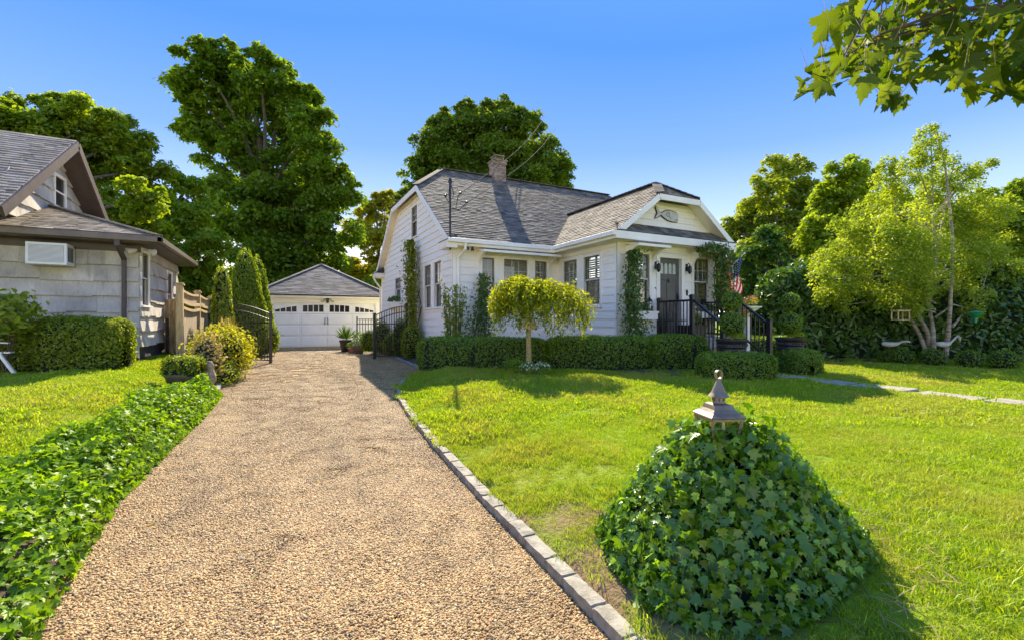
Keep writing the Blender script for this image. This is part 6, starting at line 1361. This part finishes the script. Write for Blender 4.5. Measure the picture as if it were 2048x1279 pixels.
n_ = 34; th = rng.uniform(0, 2*math.pi, n_); rho = rng.uniform(.3, 1, n_); P = mound(rho, th)+np.array([0, 0, .05]); leaves('yellowed_leaves', P, rng.normal(size=P.shape)*.4+V3(-.2, -.4, .8), rng.normal(size=P.shape), rng.uniform(.04, .06, n_), T_IVY, L_yel, IV)
mb = MB()
for q in range(26):
    a = rng.uniform(0, 6.28); r0_ = rng.uniform(.75, .95); pts = [mound(np.array([r0_+.06*i]), np.array([a+.08*i*math.sin(q)]))[0]+np.array([0, 0, .012]) for i in range(6)]; mb.tube(pts, [.004-.0005*i for i in range(6)], 5)
mb.build('runners', twigm, IV)
# runners and dead stems at the foot of the mound
n_ = 260; a = rng.uniform(-1.9, .5, n_); rr = rng.uniform(.9, 1.25, n_); u = MC[0]+.85*rr*np.cos(a); v = MC[1]+.78*rr*np.sin(a); P = np.stack([u, v, lawn_z(u, v)+.02+.02*rng.random(n_)], -1)
o = leaves('dry_litter', P, rng.normal(size=P.shape)*.3+V3(0, 0, 1), rng.normal(size=P.shape)*np.array([1, 1, .15]), rng.uniform(.05, .16, n_), (T_LONG[0]*np.array([.25, 1, 1]), T_LONG[1]), L_tan, None); o['label'] = 'dry straw and dead stems at the foot of the ivy'
# ivy bed along the left edge of the drive
bv_ = np.array([1.6, 2.6, 4.0, 5.5, 7, 8.4, 9.3, 9.9]); bo = np.array([-3.4, -2.75, -2.25, -2.0, -1.86, -1.72, -1.5, -1.15])
def bedh(u, v):
    i0, i1 = np.interp(v, bv_, bo), Ledge(v)+.10; s = np.clip((u-i0)/(i1-i0), 0, 1); return .50*np.clip(np.sin(np.pi*s), 0, 1)**.5*(.82+.20*np.sin(v*2.1+u*3)*np.sin(u*4-v)+.16*np.sin(v*5.3+u*7)*np.sin(u*9-v*3.1))*np.clip((10.05-v)/.8, .1, 1)
n_ = 32000; v = 1.6+8.35*rng.random(n_)**1.25; s = rng.random(n_); u = np.interp(v, bv_, bo)+(Ledge(v)+.10-np.interp(v, bv_, bo))*s
base = np.minimum(lawn_z(u, v), drive_z(u, v)+.30); hh = bedh(u, v); lay = rng.random(n_)**.5; P = np.stack([u, v, base*.75+drive_z(u, v)*.25+hh*lay+.015], -1)
e = .02; N = np.stack([-(bedh(u+e, v)-hh)/e*.7, -(bedh(u, v+e)-hh)/e*.7, np.ones(n_)], -1); N = norm(N)+rng.normal(size=N.shape)*.55; T = rng.normal(size=N.shape)+np.stack([.7*(s-.3), -.4*np.ones(n_), -.3*np.ones(n_)], -1)
o = leaves('ivy_bed', P, N, T, rng.uniform(.034, .068, n_), T_IVY, L_cover, None, np.where(rng.random(n_) < .18, rng.uniform(.75, 1, n_), np.clip(rng.beta(2, 2.4, n_)*.7+.25*(lay-.5), 0, 1))); tag(o, 'dense bright green ivy bed along the left edge of the drive', None, None, 'stuff')
g1, g2 = np.meshgrid(np.linspace(1.5, 9.9, 60), np.linspace(0, 1, 9), indexing='ij'); uu = np.interp(g1, bv_, bo)+(Ledge(g1)+.04-np.interp(g1, bv_, bo))*g2; zz = np.minimum(lawn_z(uu, g1), drive_z(uu, g1)+.30)*.75+drive_z(uu, g1)*.25+bedh(uu, g1)*.5
mb = MB(); mb.add(np.stack([uu, g1, zz], -1).reshape(-1, 3), [(i*9+j, i*9+j+1, (i+1)*9+j+1, (i+1)*9+j) for i in range(59) for j in range(8)]); o = structure(mb.build('planting_bed', soilm, smooth=True), 'dark soil under the ivy bed')
# ------------------------------------------------------------------ trees
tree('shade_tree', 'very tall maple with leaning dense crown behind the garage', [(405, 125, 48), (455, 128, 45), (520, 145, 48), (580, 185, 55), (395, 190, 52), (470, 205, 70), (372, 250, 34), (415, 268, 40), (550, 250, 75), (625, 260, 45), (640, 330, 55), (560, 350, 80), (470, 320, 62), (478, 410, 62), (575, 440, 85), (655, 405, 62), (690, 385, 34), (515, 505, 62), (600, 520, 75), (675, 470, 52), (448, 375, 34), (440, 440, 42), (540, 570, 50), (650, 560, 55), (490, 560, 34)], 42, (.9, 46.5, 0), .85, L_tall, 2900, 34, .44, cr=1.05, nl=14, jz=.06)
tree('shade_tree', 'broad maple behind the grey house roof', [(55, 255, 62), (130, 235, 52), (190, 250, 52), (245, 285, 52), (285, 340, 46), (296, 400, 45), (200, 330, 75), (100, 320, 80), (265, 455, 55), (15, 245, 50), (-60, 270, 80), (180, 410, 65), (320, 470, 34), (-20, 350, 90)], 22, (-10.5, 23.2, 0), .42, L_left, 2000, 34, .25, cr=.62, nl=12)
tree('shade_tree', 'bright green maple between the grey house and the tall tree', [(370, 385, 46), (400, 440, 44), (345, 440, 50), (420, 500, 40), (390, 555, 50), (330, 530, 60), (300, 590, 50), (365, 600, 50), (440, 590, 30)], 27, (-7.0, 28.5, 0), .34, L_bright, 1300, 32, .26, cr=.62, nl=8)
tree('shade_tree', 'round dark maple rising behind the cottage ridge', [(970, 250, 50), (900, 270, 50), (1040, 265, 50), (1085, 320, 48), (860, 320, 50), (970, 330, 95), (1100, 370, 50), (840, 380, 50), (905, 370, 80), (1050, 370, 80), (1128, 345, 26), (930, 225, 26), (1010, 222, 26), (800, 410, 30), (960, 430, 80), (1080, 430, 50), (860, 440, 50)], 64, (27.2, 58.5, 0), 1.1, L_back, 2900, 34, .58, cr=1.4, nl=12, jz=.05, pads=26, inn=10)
tree('background_tree', 'yellowing tree between the tall maple and the cottage', [(745, 430, 34), (770, 400, 24), (720, 470, 34), (760, 490, 44), (735, 540, 40), (700, 545, 34), (775, 555, 40), (705, 590, 34)], 52, (10.2, 52, 0), .35, L_yel, 700, 28, .42, cr=.85, nl=6)
tree('background_tree', 'olive green tree right of the wing gable', [(1570, 345, 46), (1530, 385, 42), (1605, 385, 46), (1510, 440, 42), (1570, 440, 60), (1640, 420, 40), (1485, 480, 34), (1540, 500, 50), (1620, 480, 50), (1480, 540, 50), (1450, 455, 26), (1560, 540, 60), (1610, 550, 50), (1500, 600, 50)], 27, (24.6, 14.5, 0), .30, L_olive, 1700, 26, .25, cr=.6, nl=8, inner=.15)
tree('background_tree', 'lime green feathery tree behind the birch', [(1690, 360, 42), (1655, 420, 44), (1725, 410, 50), (1680, 480, 60), (1740, 490, 60), (1640, 500, 45), (1620, 560, 46), (1690, 570, 50), (1770, 440, 40), (1650, 470, 46), (1720, 360, 34), (1680, 420, 50), (1740, 560, 60), (1620, 620, 50)], 22, (20.0, 10.0, 0), .24, L_lime, 1500, 28, .21, cr=.5, nl=5)
tree('background_tree', 'yellow green tree at the right edge behind the hedge', [(1985, 405, 34), (2040, 390, 36), (2020, 450, 50), (2085, 450, 60), (1970, 480, 50), (2050, 520, 60), (1960, 560, 50), (2100, 540, 60), (1900, 500, 50), (1940, 440, 40), (2060, 580, 60)], 20, (26.0, 7.0, 0), .24, L_lime, 1500, 28, .22, cr=.5, nl=7)
tree('evergreen_tree', 'dense dark evergreen right behind the cottage corner', [(1530, 500, 40), (1495, 530, 40), (1560, 545, 46), (1515, 590, 46), (1580, 610, 50), (1500, 650, 46), (1560, 670, 50), (1620, 580, 40), (1620, 650, 46), (1540, 470, 24), (1470, 590, 34)], 17.5, (16.9, 9.3, 0), .22, L_dark, 1250, 30, .15, cr=.36, nl=7)
# far trees seen through gaps, low behind the fence
for (L_, Zc, bs, mt, lb) in (([(250, 600, 60), (340, 620, 60), (430, 610, 50), (160, 600, 60)], 36, (-14.2, 38, 0), L_back, 'low dark tree far behind the wooden fence'), ([(600, 600, 50), (690, 610, 50), (540, 610, 40), (760, 600, 50)], 44, (4.0, 48, 0), L_bright, 'low bright tree far behind the garage'), ([(1440, 560, 50), (1400, 600, 50), (1500, 600, 50)], 40, (33.0, 25.0, 0), L_bright, 'far bright tree showing beside the flag')):
    tree('background_tree', lb, L_, Zc, bs, .25, mt, 420, 26, .42, cr=.8, nl=4)
tree('background_tree', 'mid green tree filling the gap behind the laurel hedge', [(1640, 520, 60), (1720, 540, 60), (1800, 500, 60), (1880, 520, 60), (1960, 500, 60), (1760, 440, 50), (1840, 430, 46), (1700, 600, 60), (1800, 590, 60), (1900, 600, 60)], 26, (28.0, 9.0, 0), .3, L_bright, 1100, 28, .26, cr=.5, nl=7)
# birch clump
BT = thing('birch_tree', 'multi stemmed birch with pale trunks and airy crown', 'tree', tuple(np.r_[pz(1870, 728, 12.6)[:2], .25])); b0 = V3(*pz(1868, 728, 12.6)); b0[2] = .2
for k, pl_ in enumerate(([(1863, 722), (1840, 670), (1805, 610), (1770, 540), (1720, 470)], [(1868, 722), (1853, 660), (1822, 605), (1800, 520), (1790, 400)], [(1868, 720), (1866, 660), (1858, 610), (1850, 500), (1840, 380)], [(1888, 728), (1896, 670), (1900, 620), (1906, 480), (1890, 330), (1870, 250)], [(1904, 655), (1922, 632), (1960, 590), (1990, 500)])):
    mb = MB(); d0 = 12.5+(.25, .4, .1, -.1, -.1)[k]; pts = [V3(*pz(x, y, d0-.25*i*(1 if k % 2 else -1)*.6)) for i, (x, y) in enumerate(pl_)]
    if k < 4: pts[0][2] = .15
    mb.tube(pts, [(.068 if k < 4 else .035)*(1-.8*i/(len(pts)-1)) for i in range(len(pts))], 10); mb.build('trunk', birchm, BT, smooth=True)
lb = lobes_px([(1862, 285, 34), (1835, 330, 46), (1905, 345, 42), (1790, 385, 50), (1875, 410, 70), (1955, 345, 20), (1985, 330, 12), (1700, 560, 44), (1735, 490, 60), (1800, 490, 80), (1900, 490, 80), (1660, 590, 30), (1960, 460, 55), (1990, 540, 48), (1765, 590, 44), (1850, 570, 60), (1930, 570, 50), (1690, 610, 22), (1945, 620, 20), (1820, 605, 34), (1665, 520, 40), (1700, 470, 40), (1740, 430, 40), (1780, 340, 26), (1650, 560, 30)], 12.6, jz=.09)
mb = MB(); 
for q in lb: p_ = V3(*q[:3]); s = V3(*pz(1870, 560, 12.6)); s[2] = min(s[2]+R.uniform(-.4, 2), p_[2]-.2); mb.tube([s, (s+p_)/2+V3(0, 0, .25), p_, p_+(p_-s)*.12], [.03, .018, .010, .004], 5)
mb.build('branches', birchm, BT, smooth=True)
boughs('crown', lb, 76000, .08, L_birch, BT, pads=20, inn=8, flat=1.1)
# tall laurel hedge behind the birch
def wallhedge(name, label, path, w, z1, mat, n, leaf, tm): return hedge(name, label, 'hedge', path, w, .2, z1, mat, n, leaf, None, pw=.45, endp=20, tm=tm)
wallhedge('laurel_hedge', 'tall dark laurel hedge closing the right side of the garden', [(13.5, 8.9), (16.5, 7.6), (19.5, 5.6), (23, 3.2), (26, 1.5)], 2.2, 3.1, L_laurel, 34000, .17, (T_OVAL[0]*np.array([.85, 1, 1]), T_OVAL[1]))
bg = 'small clipped balls under the laurel hedge'
for x, y, r, Zc, lbl in ((1775, 710, .20, 12.3, 'leftmost small clipped ball under the laurel hedge'), (1806, 713, .24, 12.0, 'small clipped ball left of the birch trunks'), (1866, 717, .25, 11.6, 'small clipped ball at the foot of the birch'), (1940, 719, .25, 11.2, 'small clipped ball right of the birch'), (2008, 721, .25, 10.9, 'small clipped ball at the right edge of the picture')):
    c = V3(*pz(x, y, Zc)); c[2] = zl(c)+r*.8; shrub('clipped_ball', lbl, 'shrub', c, (r*1.1, r*1.1, r), L_box, 1100, .045, bg)
# ------------------------------------------------------------------ maple bough overhead
MP = thing('maple_tree', 'maple bough with large leaves hanging in at the top right', 'tree', (7.2, -1.6, .25))
mb = MB(); mb.tube([(7.2, -1.6, .1), (7.15, -1.55, 1.5), (7.0, -1.4, 3.2), (6.9, -1.2, 6)], [.24, .19, .17, .12], 14); mb.build('trunk', barkm, MP, smooth=True)
bp = [V3(7.0, -1.4, 3.1), V3(5.6, -.5, 3.7), V3(*pz(2300, -60, 3.0)), V3(*pz(2060, 10, 2.9)), V3(*pz(1900, 20, 2.9)), V3(*pz(1760, 70, 2.95)), V3(*pz(1680, 120, 3.0))]
mb = MB(); mb.tube(bp, [.07, .05, .028, .016, .011, .007, .003], 7); mb.build('bough', twigm, MP, smooth=True)
mlv = [fastmesh('leaf', T_MAPLE[0]*np.array([1, 1, 1+1.4*(k % 3)]), np.array(T_MAPLE[1]).ravel(), np.arange(len(T_MAPLE[1]))*3, L_maple, False, np.full(len(T_MAPLE[0]), (k+.5)/9)) for k in range(9)]
spots = []
def inside(x, y):
    lo = np.interp(x, [1600, 1640, 1700, 1760, 1810, 1850, 1900, 1950, 2000, 2060, 2300], [190, 190, 165, 200, 232, 165, 175, 232, 205, 225, 180]); hi = np.interp(x, [1600, 1625, 1660, 1720, 1760, 2300], [170, 60, 40, -10, -80, -140]); return hi < y < lo
while len(spots) < 250:
    x, y = R.uniform(1600, 2290), R.uniform(-140, 240)
    if inside(x, y): spots.append((x, y))
pts_tw = MB(); ptl = MB()
for x, y in spots:
    f = (x-1600)/450; Zc = R.uniform(2.5, 3.9)-(.35*f if R.random() < .5 else 0); s = R.uniform(.11, .175)*(.7+.3*min(1, f+.2)); p_ = pz(x, y, Zc)
    T = V3(R.gauss(0, .5), R.gauss(0, .5), -1.0)+(-cr_)*.35; N = V3(R.gauss(0, .5), R.gauss(0, .5), R.gauss(.35, .5))-fw*.55
    place_leaf(R.choice(mlv), p_, N, T, s, MP); Tn = norm(T); st = p_-Tn*s*.36; ptl.tube([st, st-Tn*.05+V3(0, 0, .03), st-Tn*.10+V3(0, 0, .07)], .0016, 4)
n_ = 0; Pm, Nm, Tm, Sm = [], [], [], []
while len(Pm) < 420:
    x, y = R.uniform(1600, 2290), R.uniform(-140, 240)
    if not inside(x, y+12) or x < 1640: continue
    Zc = R.uniform(2.9, 4.6); Pm.append(pz(x, y, Zc)); Sm.append(R.uniform(.12, .18)); Tm.append(V3(R.gauss(0, .5), R.gauss(0, .5), -1.0)); Nm.append(V3(R.gauss(0, .5), R.gauss(0, .5), R.gauss(.4, .5))-fw*.4)
leaves('foliage', np.array(Pm), np.array(Nm), np.array(Tm), np.array(Sm), T_MAPLE, L_maple, MP)
o = ptl.build('petioles', stemm, MP); o['kind'] = 'stuff'
for q in range(16):
    a = bp[3+q % 3]+(bp[4+q % 3]-bp[3+q % 3])*R.random(); x, y = R.choice(spots); e_ = pz(x, y-30, R.uniform(2.7, 3.7)); pts_tw.tube([a, (a+e_)/2+V3(0, 0, .05), e_], [.006, .004, .002], 5)
pts_tw.build('twigs', twigm, MP)

# fallen leaves on the drive and lawn
n_ = 90; v = 1.2+9*rng.random(n_)**1.5; u = Ledge(v)+(Redge(v)-Ledge(v))*np.clip(rng.beta(.6, .6, n_), .03, .97); P = np.stack([u, v, drive_z(u, v)+.014], -1)
o = leaves('fallen_leaves', P, rng.normal(size=P.shape)*.35+V3(0, 0, 1), rng.normal(size=P.shape), rng.uniform(.02, .05, n_), T_OVAL, L_tan, None); o['label'] = 'scattered dry leaves lying on the gravel'
